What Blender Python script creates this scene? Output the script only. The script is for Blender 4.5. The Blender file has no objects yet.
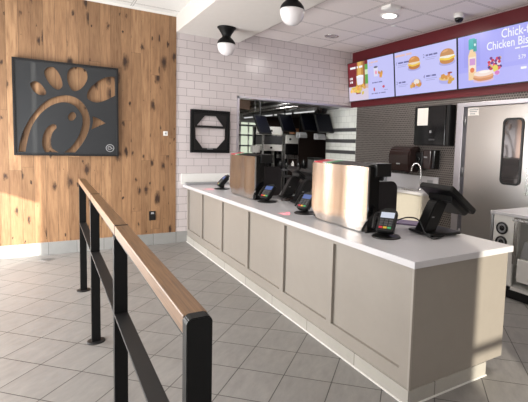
import bpy, bmesh, math, random
from mathutils import Vector, Matrix
random.seed(7)
S = bpy.context.scene
COL = S.collection
PI = math.pi

# ------------------------------------------------------------------ materials
def lin(c):
    c = c / 255.0
    return c / 12.92 if c <= 0.04045 else ((c + 0.055) / 1.055) ** 2.4
def rgb(r, g, b): return (lin(r), lin(g), lin(b), 1.0)

class NT:
    """small helper around a material's node tree"""
    def __init__(s, name):
        s.m = bpy.data.materials.new(name); s.m.use_nodes = True
        s.t = s.m.node_tree; s.t.nodes.clear()
        s.out = s.n('ShaderNodeOutputMaterial')
        s.b = s.n('ShaderNodeBsdfPrincipled'); s.l(s.b.outputs[0], s.out.inputs[0])
    def n(s, kind, **kw):
        o = s.t.nodes.new(kind)
        for k, v in kw.items(): setattr(o, k, v)
        return o
    def l(s, a, b): s.t.links.new(a, b)
    def put(s, sock, v):
        if hasattr(v, 'is_linked'): s.l(v, sock)
        else: sock.default_value = v
    def math(s, op, a, b=0.0, c=0.0):
        o = s.n('ShaderNodeMath', operation=op)
        s.put(o.inputs[0], a); s.put(o.inputs[1], b); s.put(o.inputs[2], c)
        return o.outputs[0]
    def mix(s, f, a, b, mode='MIX'):
        o = s.n('ShaderNodeMix', data_type='RGBA', blend_type=mode)
        s.put(o.inputs[0], f); s.put(o.inputs[6], a); s.put(o.inputs[7], b)
        return o.outputs[2]
    def ramp(s, v, *stops):
        o = s.n('ShaderNodeValToRGB'); e = o.color_ramp.elements
        while len(e) < len(stops): e.new(0.5)
        for i, (p, c) in enumerate(stops): e[i].position = p; e[i].color = c
        s.l(v, o.inputs[0]); return o.outputs[0]
    def coord(s):
        c = s.n('ShaderNodeTexCoord'); x = s.n('ShaderNodeSeparateXYZ'); s.l(c.outputs['Object'], x.inputs[0])
        return c.outputs['Object'], x.outputs
    def vec(s, a, b, c=0.0):
        o = s.n('ShaderNodeCombineXYZ'); s.put(o.inputs[0], a); s.put(o.inputs[1], b); s.put(o.inputs[2], c)
        return o.outputs[0]
    def noise(s, v, scale, detail=3, rough=.55):
        o = s.n('ShaderNodeTexNoise'); s.l(v, o.inputs['Vector'])
        o.inputs['Scale'].default_value = scale; o.inputs['Detail'].default_value = detail; o.inputs['Roughness'].default_value = rough
        return o.outputs[0]
    def bump(s, h, strength=.3, dist=.002):
        o = s.n('ShaderNodeBump'); o.inputs['Strength'].default_value = strength; o.inputs['Distance'].default_value = dist
        s.l(h, o.inputs['Height']); s.l(o.outputs[0], s.b.inputs['Normal'])
    def set(s, color=None, rough=None, metal=None, **kw):
        if color is not None: s.put(s.b.inputs['Base Color'], color)
        if rough is not None: s.put(s.b.inputs['Roughness'], rough)
        if metal is not None: s.put(s.b.inputs['Metallic'], metal)
        for k, v in kw.items(): s.put(s.b.inputs[k.replace('_', ' ')], v)
        return s.m

def plain(name, c, rough=.5, metal=0.0, grain=.06, scale=30, **kw):
    t = NT(name); co, _ = t.coord()
    n = t.noise(co, scale)
    d = tuple(x * (1 - grain) for x in c[:3]) + (1,); u = tuple(min(1, x * (1 + grain)) for x in c[:3]) + (1,)
    return t.set(t.ramp(n, (.3, d), (.7, u)), rough, metal, **kw)

def glow(name, c, strength):
    t = NT(name)
    return t.set((0.01, 0.01, 0.01, 1), .35, Emission_Color=c, Emission_Strength=strength)

def wood_planks(name, width, u='X', v='Z', dark=1.0):
    t = NT(name); co, ax = t.coord(); U, V = ax[u], ax[v]
    q = t.math('DIVIDE', U, width); idx = t.math('FLOOR', q); fr = t.math('FRACT', q)
    def wn(a, b=0.0):
        o = t.n('ShaderNodeTexWhiteNoise', noise_dimensions='2D'); t.l(t.vec(a, b), o.inputs['Vector']); return o.outputs[0]
    r1 = wn(idx)
    vv = t.math('ADD', V, t.math('MULTIPLY', r1, 7.3))
    seg = t.math('FLOOR', t.math('DIVIDE', vv, 2.1)); segf = t.math('FRACT', t.math('DIVIDE', vv, 2.1))
    r2 = wn(idx, seg)
    off = t.math('MULTIPLY', r2, 37.0)
    gv = t.vec(t.math('ADD', t.math('MULTIPLY', U, 9.0), off), t.math('ADD', t.math('MULTIPLY', V, .9), off), off)
    g1 = t.noise(gv, 3.2, 5, .6)
    gf = t.vec(t.math('ADD', t.math('MULTIPLY', U, 60.0), off), t.math('MULTIPLY', V, 1.6), off)
    g2 = t.noise(gf, 4.0, 3, .6)
    base = t.ramp(r2, (0, rgb(124, 92, 64)), (.35, rgb(144, 108, 76)), (.7, rgb(158, 120, 86)), (1, rgb(174, 136, 100)))
    c = t.mix(t.ramp(g1, (.38, (0, 0, 0, 1)), (.68, (.75, .75, .75, 1))), base, rgb(104, 70, 46))
    c = t.mix(t.ramp(g2, (.35, (0, 0, 0, 1)), (.8, (.4, .4, .4, 1))), c, rgb(190, 152, 112))
    # knots
    dn = t.math('SUBTRACT', t.noise(t.vec(t.math('ADD', t.math('MULTIPLY', U, 26.0), off), t.math('MULTIPLY', V, 11.0), 1.7), 1.0, 3, .6), .5)
    dn2 = t.math('SUBTRACT', t.noise(t.vec(t.math('ADD', t.math('MULTIPLY', U, 30.0), off), t.math('MULTIPLY', V, 14.0), 9.1), 1.0, 3, .6), .5)
    kv = t.vec(t.math('ADD', t.math('ADD', t.math('MULTIPLY', U, 7.5), off), t.math('MULTIPLY', dn, .34)), t.math('ADD', t.math('ADD', t.math('MULTIPLY', V, 3.4), off), t.math('MULTIPLY', dn2, .40)), 0.0)
    vo = t.n('ShaderNodeTexVoronoi', voronoi_dimensions='2D'); t.l(kv, vo.inputs['Vector']); vo.inputs['Scale'].default_value = 1.0
    kd = t.math('ADD', vo.outputs['Distance'], t.math('MULTIPLY', t.math('SUBTRACT', g1, .5), .5))
    sel = wn(vo.outputs['Color'])
    size = t.math('MULTIPLY', t.math('GREATER_THAN', sel, .40), t.math('MULTIPLY', t.math('POWER', t.math('MULTIPLY', t.math('SUBTRACT', sel, .40), 2.0), 2.2), .24))
    size = t.math('ADD', size, t.math('MULTIPLY', t.math('GREATER_THAN', sel, .40), .07))
    k = t.math('DIVIDE', kd, t.math('ADD', size, .0001))
    kn = t.ramp(k, (.30, (1, 1, 1, 1)), (.62, (.55, .55, .55, 1)), (1.0, (0, 0, 0, 1)))
    ck = t.noise(t.vec(t.math('ADD', t.math('MULTIPLY', U, 16.0), off), t.math('ADD', t.math('MULTIPLY', V, 1.5), off), off), 1.6, 6, .7)
    c = t.mix(t.ramp(ck, (.585, (0, 0, 0, 1)), (.72, (.6, .6, .6, 1))), c, rgb(92, 58, 36))
    c = t.mix(kn, c, rgb(54, 33, 20))
    # joints
    e = t.math('MINIMUM', fr, t.math('SUBTRACT', 1.0, fr))
    j = t.math('LESS_THAN', e, .018)
    e2 = t.math('LESS_THAN', segf, .0018)
    jj = t.math('MAXIMUM', j, e2)
    c = t.mix(t.math('MULTIPLY', jj, .6), c, rgb(74, 50, 32))
    t.bump(t.math('SUBTRACT', t.math('MULTIPLY', g2, .25), jj), .35, .002)
    return t.set(c, .5)

def handrail_wood(name):
    t = NT(name); co, ax = t.coord()
    gv = t.vec(t.math('MULTIPLY', ax['X'], 90.0), t.math('MULTIPLY', ax['Y'], 3.0), t.math('MULTIPLY', ax['Z'], 90.0))
    g = t.noise(gv, 2.0, 4, .6)
    c = t.ramp(g, (.3, rgb(102, 73, 46)), (.55, rgb(132, 97, 64)), (.8, rgb(150, 114, 80)))
    t.bump(g, .15, .001)
    return t.set(c, .38)

def brick(name, u, c1, c2, mort, w=.2032, h=.1016, m=.0026, rough=.22, off=.5, squash=None):
    t = NT(name); co, ax = t.coord()
    b = t.n('ShaderNodeTexBrick'); b.offset = off
    t.l(t.vec(ax[u], ax['Z']), b.inputs['Vector'])
    b.inputs['Scale'].default_value = 1.0; b.inputs['Brick Width'].default_value = w; b.inputs['Row Height'].default_value = h
    b.inputs['Mortar Size'].default_value = m; b.inputs['Mortar Smooth'].default_value = .25; b.inputs['Bias'].default_value = 0
    b.inputs['Color1'].default_value = c1; b.inputs['Color2'].default_value = c2; b.inputs['Mortar'].default_value = mort
    f = t.math('SUBTRACT', 1.0, b.outputs['Fac'])
    n = t.noise(co, 9.0, 2)
    t.bump(t.math('ADD', f, t.math('MULTIPLY', n, .5)), .35, .003)
    r = t.math('ADD', rough, t.math('MULTIPLY', b.outputs['Fac'], .5))
    return t.set(b.outputs['Color'], r)

def floor_tiles(name):
    t = NT(name); co, ax = t.coord()
    x = t.math('SUBTRACT', ax['X'], -.442); y = t.math('SUBTRACT', ax['Y'], 1.499)
    s = math.sqrt(.5) / .3046
    p = t.math('MULTIPLY', t.math('ADD', x, y), s); q = t.math('MULTIPLY', t.math('SUBTRACT', x, y), s)
    fp, fq = t.math('FRACT', p), t.math('FRACT', q)
    e = t.math('MINIMUM', t.math('MINIMUM', fp, t.math('SUBTRACT', 1.0, fp)), t.math('MINIMUM', fq, t.math('SUBTRACT', 1.0, fq)))
    g = t.math('LESS_THAN', e, .0100)
    w = t.n('ShaderNodeTexWhiteNoise', noise_dimensions='2D'); t.l(t.vec(t.math('FLOOR', p), t.math('FLOOR', q)), w.inputs['Vector'])
    off = t.math('MULTIPLY', w.outputs[0], 23.0)
    v = t.vec(t.math('ADD', t.math('MULTIPLY', p, 1.0), off), t.math('MULTIPLY', q, 2.6), off)
    n = t.noise(v, 2.4, 5, .62)
    f = t.noise(co, 70, 2)
    c = t.ramp(n, (.25, rgb(124, 121, 119)), (.5, rgb(137, 134, 131)), (.78, rgb(150, 146, 142)))
    c = t.mix(t.math('MULTIPLY', w.outputs[0], .22), c, rgb(122, 118, 116))
    c = t.mix(t.math('MULTIPLY', f, .15), c, rgb(112, 110, 108))
    c = t.mix(g, c, rgb(60, 58, 56))
    t.bump(t.math('SUBTRACT', t.math('MULTIPLY', n, .3), g), .3, .002)
    return t.set(c, t.math('ADD', .33, t.math('MULTIPLY', n, .2)))

def row_tiles(name, u, u0, w, c1, c2, grout, rough=.4):
    t = NT(name); co, ax = t.coord()
    q = t.math('DIVIDE', t.math('SUBTRACT', ax[u], u0), w)
    fr = t.math('FRACT', q); e = t.math('MINIMUM', fr, t.math('SUBTRACT', 1.0, fr)); g = t.math('LESS_THAN', e, .007)
    wn = t.n('ShaderNodeTexWhiteNoise', noise_dimensions='1D'); t.l(t.math('FLOOR', q), wn.inputs['W'])
    n = t.noise(co, 9, 5, .65)
    c = t.mix(wn.outputs[0], c1, c2)
    c = t.mix(t.ramp(n, (.3, (0, 0, 0, 1)), (.8, (.5, .5, .5, 1))), c, tuple(min(1, x * 1.35) for x in c1[:3]) + (1,))
    return t.set(t.mix(g, c, grout), rough)

def mosaic(name, u):
    t = NT(name); co, ax = t.coord()
    b = t.n('ShaderNodeTexBrick'); b.offset = .5
    t.l(t.vec(ax[u], ax['Z']), b.inputs['Vector'])
    for k, v in (('Scale', 1.0), ('Brick Width', .034), ('Row Height', .030), ('Mortar Size', .0045), ('Mortar Smooth', .6)): b.inputs[k].default_value = v
    b.inputs['Color1'].default_value = rgb(66, 62, 60); b.inputs['Color2'].default_value = rgb(84, 79, 76); b.inputs['Mortar'].default_value = rgb(150, 142, 136)
    f = t.math('SUBTRACT', 1.0, b.outputs['Fac']); t.bump(f, .6, .003)
    return t.set(b.outputs['Color'], .3, .35)

def steel(name, c=(.62, .61, .60, 1), rough=.26, wave=0.0, brush='Z', wscale=2.2):
    t = NT(name); co, ax = t.coord()
    sc = {'Z': (220, 220, 2), 'Y': (220, 2, 220), 'X': (2, 220, 220)}[brush]
    m = t.n('ShaderNodeMapping'); m.inputs['Scale'].default_value = sc; t.l(co, m.inputs[0])
    n = t.noise(m.outputs[0], 1.0, 3)
    r = t.math('ADD', rough - .05, t.math('MULTIPLY', n, .12))
    h = t.math('MULTIPLY', n, .004)
    if wave:
        m2 = t.n('ShaderNodeMapping'); m2.inputs['Scale'].default_value = (0, wscale, wscale * .12); t.l(co, m2.inputs[0])
        h = t.math('ADD', h, t.math('MULTIPLY', t.noise(m2.outputs[0], 1.0, 0), wave))
    t.bump(h, 1.0, .02)
    return t.set(c, r, 1.0)

def ceiling_tiles(name, x0, y0, pitch=.61, base=(236, 227, 225)):
    t = NT(name); co, ax = t.coord()
    def grid(a, o):
        f = t.math('FRACT', t.math('DIVIDE', t.math('SUBTRACT', a, o), pitch))
        return t.math('MINIMUM', f, t.math('SUBTRACT', 1.0, f))
    e = t.math('MINIMUM', grid(ax['X'], x0), grid(ax['Y'], y0))
    bar = t.math('LESS_THAN', e, .018); gap = t.math('MULTIPLY', t.math('GREATER_THAN', e, .018), t.math('LESS_THAN', e, .026))
    n = t.noise(co, 120, 3)
    c = t.ramp(n, (.3, rgb(*[v - 8 for v in base])), (.7, rgb(*base)))
    c = t.mix(bar, c, rgb(*[v - 14 for v in base])); c = t.mix(gap, c, rgb(120, 116, 114))
    t.bump(t.math('SUBTRACT', n, t.math('MULTIPLY', bar, -1.0)), .15, .003)
    return t.set(c, .85)

M = {}
M['wood_wall'] = wood_planks('oak_planks', .121)
M['brick'] = brick('white_subway_tile', 'X', rgb(209, 200, 200), rgb(204, 195, 195), rgb(140, 132, 132), .2180, .1094, .0030)
M['white_tile'] = brick('cool_white_tile', 'Y', rgb(226, 228, 222), rgb(218, 220, 215), rgb(170, 172, 168), .16, .11)
M['white_tile_x'] = brick('cool_white_tile_back', 'X', rgb(226, 228, 222), rgb(218, 220, 215), rgb(170, 172, 168), .16, .11)
M['floor'] = floor_tiles('diagonal_grey_floor_tile')
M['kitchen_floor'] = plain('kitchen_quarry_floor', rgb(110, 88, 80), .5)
M['baseboard'] = row_tiles('grey_base_tile', 'X', -1.99, .3075, rgb(138, 138, 136), rgb(152, 151, 149), rgb(90, 90, 88))
M['plinth'] = row_tiles('pale_plinth_tile', 'Y', .07, .605, rgb(158, 154, 147), rgb(172, 168, 161), rgb(120, 116, 110))
M['plinth_x'] = row_tiles('pale_plinth_tile_end', 'X', -.21, .60, rgb(158, 154, 147), rgb(172, 168, 161), rgb(120, 116, 110))
M['panel'] = plain('greige_laminate', rgb(145, 138, 130), .42, grain=.02, scale=14)
M['panel_edge'] = plain('greige_edge', rgb(154, 147, 139), .4, grain=.02)
M['quartz'] = plain('white_quartz', rgb(200, 198, 201), .24, grain=.03, scale=200)
M['grout_trim'] = plain('white_caulk', rgb(226, 224, 220), .5)
M['paint'] = plain('warm_white_paint', rgb(216, 211, 206), .8, grain=.015, scale=12)
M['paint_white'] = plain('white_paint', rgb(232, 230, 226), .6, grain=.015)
M['ceil_left'] = ceiling_tiles('ceiling_tile_dining', -.72, 4.33, base=(228, 228, 226))
M['ceil_right'] = ceiling_tiles('ceiling_tile_service', 1.604, 2.79)
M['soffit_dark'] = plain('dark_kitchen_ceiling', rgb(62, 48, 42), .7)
M['black_metal'] = plain('black_powder_coat', rgb(9, 9, 10), .5, grain=.05, Specular_IOR_Level=.25)
M['charcoal'] = plain('charcoal_powder_coat', rgb(37, 39, 42), .4, grain=.03)
M['charcoal_rim'] = plain('charcoal_rim', rgb(26, 25, 26), .45, grain=.03, Specular_IOR_Level=.35)
M['rail_wood'] = handrail_wood('stained_rail_wood')
M['black_plastic'] = plain('black_plastic', rgb(12, 12, 13), .35, grain=.05)
M['black_gloss'] = plain('black_gloss', rgb(14, 14, 15), .12, grain=.02)
M['dark_brown'] = plain('smoked_brown_plastic', rgb(48, 36, 34), .15, grain=.05)
M['smoke'] = plain('smoke_panel', rgb(44, 41, 43), .3)
M['dark_grey'] = plain('dark_grey_plastic', rgb(70, 70, 72), .45)
M['mid_grey'] = plain('mid_grey', rgb(150, 150, 152), .45)
M['steel'] = steel('brushed_steel')
M['steel_wavy'] = steel('brushed_steel_sheet', (.70, .69, .67, 1), .17, 1.2, 'Z', 4.5)
M['steel_door'] = steel('brushed_steel_door', (.60, .58, .56, 1), .30, .02, 'Y', 1.4)
M['steel_dark'] = steel('dull_steel', (.40, .40, .41, 1), .35)
M['trim_metal'] = plain('satin_trim', (.62, .60, .64, 1), .4, 1.0, grain=.01)
M['chrome'] = plain('chrome', (.8, .8, .8, 1), .08, 1.0, grain=0.01)
M['mosaic'] = mosaic('dark_mosaic_tile', 'Y')
M['fascia'] = plain('deep_red_panel', rgb(90, 8, 20), .45, grain=.03)
M['opal'] = plain('opal_glass', rgb(236, 232, 234), .18, grain=.005, Subsurface_Weight=.0)
M['cream'] = plain('cream_laminate', rgb(190, 184, 172), .4, grain=.02)
M['paper'] = plain('paper', rgb(226, 220, 214), .7, grain=.01)
M['red'] = plain('red_tag', rgb(196, 44, 60), .4); M['green'] = plain('green_tag', rgb(70, 160, 104), .4)
M['pale_tag'] = plain('pale_tag', rgb(196, 186, 184), .4); M['yellow'] = plain('yellow_key', rgb(208, 170, 60), .4)
M['violet_paper'] = plain('violet_paper', rgb(120, 104, 134), .5)
M['clear'] = NT('clear_plastic').set((.9, .92, .93, 1), .08, Transmission_Weight=.85, IOR=1.2)
M['pane'] = NT('window_glass').set((.9, .93, .92, 1), .03, Transmission_Weight=1.0, IOR=1.05)
tt = NT('tinted_glass'); tr_ = tt.n('ShaderNodeBsdfTransparent'); tr_.inputs[0].default_value = (.78, .78, .77, 1); tt.l(tr_.outputs[0], tt.out.inputs[0]); M['tint'] = tt.m
M['mirror_pane'] = plain('dark_door_glass', rgb(186, 178, 178), .05, .9)
M['shade_cloth'] = plain('white_roller_shade', rgb(226, 222, 214), .8)
M['duct'] = plain('brown_duct', rgb(92, 70, 56), .6)
M['tan'] = plain('tan_carton', rgb(170, 118, 84), .6)
M['screen_blue'] = glow('reader_display', rgb(92, 122, 200), .6)
M['screen_white'] = glow('reader_display_lit', rgb(214, 220, 236), .9)
M['lamp_on'] = glow('lit_diffuser', rgb(255, 250, 240), 6.0)
M['tube_on'] = glow('lit_tube', rgb(240, 242, 240), .75)
M['screen_dark'] = plain('dark_display', rgb(7, 8, 20), .5, Specular_IOR_Level=.2)
M['s_lav'] = None

# ------------------------------------------------------------------ geometry helpers
class MB:
    def __init__(s): s.bm = bmesh.new()
    def box(s, x0, x1, y0, y1, z0, z1, bev=0.0):
        v = [s.bm.verts.new((x, y, z)) for x in (x0, x1) for y in (y0, y1) for z in (z0, z1)]
        f = [(0, 1, 3, 2), (4, 6, 7, 5), (0, 4, 5, 1), (2, 3, 7, 6), (0, 2, 6, 4), (1, 5, 7, 3)]
        fs = [s.bm.faces.new([v[i] for i in q]) for q in f]
        if bev:
            es = list({e for q in fs for e in q.edges})
            bmesh.ops.bevel(s.bm, geom=es, offset=bev, segments=2, affect='EDGES', profile=.6)
        return s
    def prism(s, pts, d, bev=0.0):
        """pts: planar loop of 3-D points, d: extrusion vector"""
        d = Vector(d); a = [s.bm.verts.new(p) for p in pts]; b = [s.bm.verts.new(Vector(p) + d) for p in pts]
        n = len(pts); fs = [s.bm.faces.new(a), s.bm.faces.new(b[::-1])]
        for i in range(n): fs.append(s.bm.faces.new((a[i], b[i], b[(i + 1) % n], a[(i + 1) % n])))
        bmesh.ops.recalc_face_normals(s.bm, faces=fs)
        if bev:
            es = list({e for q in fs for e in q.edges if e.calc_face_angle(0) > .5})
            bmesh.ops.bevel(s.bm, geom=es, offset=bev, segments=2, affect='EDGES')
        return s
    def lathe(s, prof, c=(0, 0, 0), n=28, axis='Z'):
        """prof: list of (radius, height)"""
        rows = []
        for r, h in prof:
            row = []
            for k in range(n):
                a = 2 * PI * k / n; p = (r * math.cos(a), r * math.sin(a), h)
                if axis == 'X': p = (h, p[0], p[1])
                if axis == 'Y': p = (p[0], h, p[1])
                row.append(s.bm.verts.new(Vector(p) + Vector(c)))
            rows.append(row)
        fs = []
        for a, b in zip(rows, rows[1:]):
            for k in range(n):
                q = s.bm.faces.new((a[k], a[(k + 1) % n], b[(k + 1) % n], b[k])); q.smooth = True; fs.append(q)
        fs.append(s.bm.faces.new(rows[0][::-1])); fs.append(s.bm.faces.new(rows[-1]))
        bmesh.ops.recalc_face_normals(s.bm, faces=fs)
        return s
    def tube(s, pts, r, n=10):
        pts = [Vector(p) for p in pts]; rows = []; up = Vector((0, 0, 1)); last = None
        for i, p in enumerate(pts):
            d = (pts[min(i + 1, len(pts) - 1)] - pts[max(i - 1, 0)]).normalized()
            if last is None:
                a = d.cross(up if abs(d.z) < .9 else Vector((1, 0, 0))).normalized()
            else:
                a = (last - d * last.dot(d)).normalized()
            last = a; b = d.cross(a)
            rows.append([s.bm.verts.new(p + (a * math.cos(t) + b * math.sin(t)) * r) for t in [2 * PI * k / n for k in range(n)]])
        fs = []
        for a, b in zip(rows, rows[1:]):
            for k in range(n):
                q = s.bm.faces.new((a[k], a[(k + 1) % n], b[(k + 1) % n], b[k])); q.smooth = True; fs.append(q)
        fs.append(s.bm.faces.new(rows[0][::-1])); fs.append(s.bm.faces.new(rows[-1]))
        bmesh.ops.recalc_face_normals(s.bm, faces=fs)
        return s
    def xf(s, m): bmesh.ops.transform(s.bm, matrix=m, verts=s.bm.verts); return s

def bez(pts, n=12):
    """smooth open curve through points"""
    P = [Vector(p) for p in pts]; out = []
    for i in range(len(P) - 1):
        p0, p1, p2, p3 = P[max(i - 1, 0)], P[i], P[i + 1], P[min(i + 2, len(P) - 1)]
        for k in range(n):
            t = k / n
            out.append(.5 * ((2 * p1) + (p2 - p0) * t + (2 * p0 - 5 * p1 + 4 * p2 - p3) * t * t + (3 * p1 - p0 - 3 * p2 + p3) * t ** 3))
    out.append(P[-1]); return out

def smooth_loop(pts, n=6):
    P = [Vector(p) for p in pts]; N = len(P); out = []
    for i in range(N):
        p0, p1, p2, p3 = P[i - 1], P[i], P[(i + 1) % N], P[(i + 2) % N]
        for k in range(n):
            t = k / n
            out.append(.5 * ((2 * p1) + (p2 - p0) * t + (2 * p0 - 5 * p1 + 4 * p2 - p3) * t * t + (3 * p1 - p0 - 3 * p2 + p3) * t ** 3))
    return out

def round_rect(w, h, r, n=6):
    out = []
    for cx, cy, a0 in ((w / 2 - r, h / 2 - r, 0), (-w / 2 + r, h / 2 - r, 90), (-w / 2 + r, -h / 2 + r, 180), (w / 2 - r, -h / 2 + r, 270)):
        for k in range(n + 1):
            a = math.radians(a0 + 90 * k / n); out.append((cx + r * math.cos(a), cy + r * math.sin(a)))
    return out

def wloc(p):
    v = Vector((0, 0, 0))
    while p is not None: v += p.location; p = p.parent
    return v

def obj(name, mb, mat, parent=None, world=True, bevel=0.0, label=None):
    """link a collected mesh as ONE object; world=True: its coordinates are world coordinates"""
    me = bpy.data.meshes.new(name); mb.bm.normal_update()
    off = wloc(parent) if (parent is not None and world) else Vector((0, 0, 0))
    if off.length: bmesh.ops.translate(mb.bm, vec=-off, verts=mb.bm.verts)
    mb.bm.to_mesh(me); mb.bm.free()
    for m in (mat if isinstance(mat, (list, tuple)) else [mat]): me.materials.append(m)
    o = bpy.data.objects.new(name, me); COL.objects.link(o)
    if parent is not None: o.parent = parent
    if bevel:
        b = o.modifiers.new('edge', 'BEVEL'); b.width = bevel; b.segments = 2; b.limit_method = 'ANGLE'; b.angle_limit = math.radians(40)
    if label: o['label'] = label
    return o

def thing(name, label, cat, loc=(0, 0, 0), rz=0.0, group=None):
    o = bpy.data.objects.new(name, None); COL.objects.link(o); o.empty_display_size = .1
    o.location = loc; o.rotation_euler = (0, 0, rz); o['label'] = label; o['category'] = cat
    if group: o['group'] = group
    return o
def tag(o, label, cat, group=None):
    o['label'] = label; o['category'] = cat
    if group: o['group'] = group
    return o
def struct(name, mb, mat, parent=None, label=None, bevel=0.0):
    o = obj(name, mb, mat, parent, bevel=bevel)
    if parent is None:
        o['kind'] = 'structure'; o['category'] = name.split('_')[0]
        if label: o['label'] = label
    return o
def sroot(name, label, loc=(0, 0, 0)):
    o = thing(name, label, name.split('_')[0], loc); o['kind'] = 'structure'; return o
def dup(root, loc, rz, label, group=None):
    r = root.copy(); COL.objects.link(r); r.location = loc; r.rotation_euler = (0, 0, rz); r['label'] = label
    if group: r['group'] = group
    def rec(a, b):
        for ch in list(a.children):
            c = ch.copy(); COL.objects.link(c); c.parent = b; rec(ch, c)
    rec(root, r); return r

def text_mesh(body, size, extrude=0.0, align='LEFT', bold=0.0):
    cu = bpy.data.curves.new('lettering', 'FONT'); cu.body = body; cu.size = size; cu.extrude = extrude; cu.align_x = align; cu.offset = bold
    cu.resolution_u = 3
    o = bpy.data.objects.new('lettering', cu); COL.objects.link(o)
    bpy.context.view_layer.update()
    me = bpy.data.meshes.new_from_object(o.evaluated_get(bpy.context.evaluated_depsgraph_get()))
    bpy.data.objects.remove(o); bpy.data.curves.remove(cu)
    return me
def curve_fill(loops, thick):
    """flat panel with holes -> mesh in the xy plane, z in +-thick/2"""
    cu = bpy.data.curves.new('outline', 'CURVE'); cu.dimensions = '2D'; cu.fill_mode = 'BOTH'; cu.extrude = thick / 2
    for lp in loops:
        sp = cu.splines.new('POLY'); sp.points.add(len(lp) - 1); sp.use_cyclic_u = True
        for i, p in enumerate(lp): sp.points[i].co = (p[0], p[1], 0, 1)
    o = bpy.data.objects.new('outline', cu); COL.objects.link(o); bpy.context.view_layer.update()
    me = bpy.data.meshes.new_from_object(o.evaluated_get(bpy.context.evaluated_depsgraph_get()))
    bpy.data.objects.remove(o); bpy.data.curves.remove(cu)
    return me
def from_mesh(me, mat4=None):
    mb = MB(); mb.bm.from_mesh(me); bpy.data.meshes.remove(me)
    if mat4 is not None: mb.xf(mat4)
    return mb

# ------------------------------------------------------------------ key dimensions
YW = 4.49          # face of the plank wall
YB = 4.50          # face of the subway tile wall
XW = -.148         # right edge of plank wall / left face of soffit
ZL, ZS, ZR = 3.164, 2.93, 3.068
XS = .767          # right edge of soffit
XR = 2.90          # service wall
XL, YBK = -3.2, -3.2
WT = .83

# ------------------------------------------------------------------ shell
fm = MB(); fm.box(XL, XR, YBK, 4.66, -.1, 0); struct('floor', fm, M['floor'], label='grey diagonal tiled floor')
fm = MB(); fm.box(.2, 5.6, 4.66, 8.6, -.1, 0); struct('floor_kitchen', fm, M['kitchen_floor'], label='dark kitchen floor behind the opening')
struct('wall_back_planks', MB().box(XL, XW, YW, 4.66, 0, ZL), M['wood_wall'], label='knotty oak plank wall')
b = MB(); b.box(XW, .75, YB, 4.66, 0, 3.2); b.box(.75, XR + .12, YB, 4.66, 2.15, 3.2)
struct('wall_back_tile', b, M['brick'], label='white subway tile wall over the kitchen opening')
b = MB(); b.box(XL, XW + .005, 4.475, YW, 0, .153); b.box(XW + .005, .014, 4.478, YB, 0, .153)
struct('baseboard_back', b, M['baseboard'], label='grey tile baseboard')
struct('trim_1', MB().box(XL, XW, YW - .012, YW, ZL - .03, ZL), M['paint_white'], label='white ceiling angle over the planks')
t2 = MB(); t2.box(.75, .79, YB - .006, 4.675, 0, 2.15); t2.box(.75, XR, YB - .006, 4.675, 2.118, 2.15)
struct('trim_2', t2, M['trim_metal'], label='steel trim round the kitchen opening')
struct('ceiling_dining', MB().box(XL, XW, YBK, YW, ZL, ZL + .1), M['ceil_left'], label='white lay-in ceiling over the dining side')
struct('ceiling_service', MB().box(XS, XR, YBK, YB, ZR, ZR + .1), M['ceil_right'], label='lay-in ceiling over the service side')
struct('ceiling_soffit', MB().box(XW, XS, YBK, YB, ZS, ZL + .1), M['paint'], label='painted dropped soffit over the counter')
# service wall with the door opening
b = MB(); b.box(XR, XR + .12, 2.11, 4.345, 0, 2.13); b.box(XR, XR + .12, 1.02, 2.11, 2.02, 2.13); b.box(XR, XR + .12, YBK, 1.02, 0, 2.13)
struct('wall_right_mosaic', b, M['mosaic'], label='dark mosaic tile wall behind the counter')
struct('wall_right_tile', MB().box(XR, XR + .12, 4.345, 5.29, 0, 2.5), M['white_tile'], label='white tile wall inside the kitchen opening')
for k, z in enumerate((1.735, 1.535, 1.335)):
    struct('trim_%d' % (3 + k), MB().box(XR - .012, XR, 4.35, 5.27, z - .032, z + .032), M['dark_grey'], label='dark stripe on the white tile wall')
struct('wall_right_upper', MB().box(XR, XR + .12, YBK, YB, 2.13, ZR + .1), M['paint'], label='upper service wall behind the red band')
# kitchen shell
struct('wall_kitchen_tiles', MB().box(.2, 2.98, 8.5, 8.6, 0, 2.2), M['white_tile_x'], label='white tiled part of the far kitchen wall')
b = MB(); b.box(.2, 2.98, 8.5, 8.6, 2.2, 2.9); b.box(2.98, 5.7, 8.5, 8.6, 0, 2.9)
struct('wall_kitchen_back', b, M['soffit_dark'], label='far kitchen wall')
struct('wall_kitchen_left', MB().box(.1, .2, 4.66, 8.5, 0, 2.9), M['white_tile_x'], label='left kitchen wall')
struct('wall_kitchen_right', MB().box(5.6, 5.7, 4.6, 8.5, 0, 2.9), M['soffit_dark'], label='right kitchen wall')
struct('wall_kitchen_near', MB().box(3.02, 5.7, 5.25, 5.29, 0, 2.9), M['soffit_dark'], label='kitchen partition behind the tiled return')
struct('ceiling_kitchen', MB().box(.1, 5.7, 4.66, 8.6, 2.62, 2.72), M['soffit_dark'], label='dark kitchen ceiling')
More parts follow.
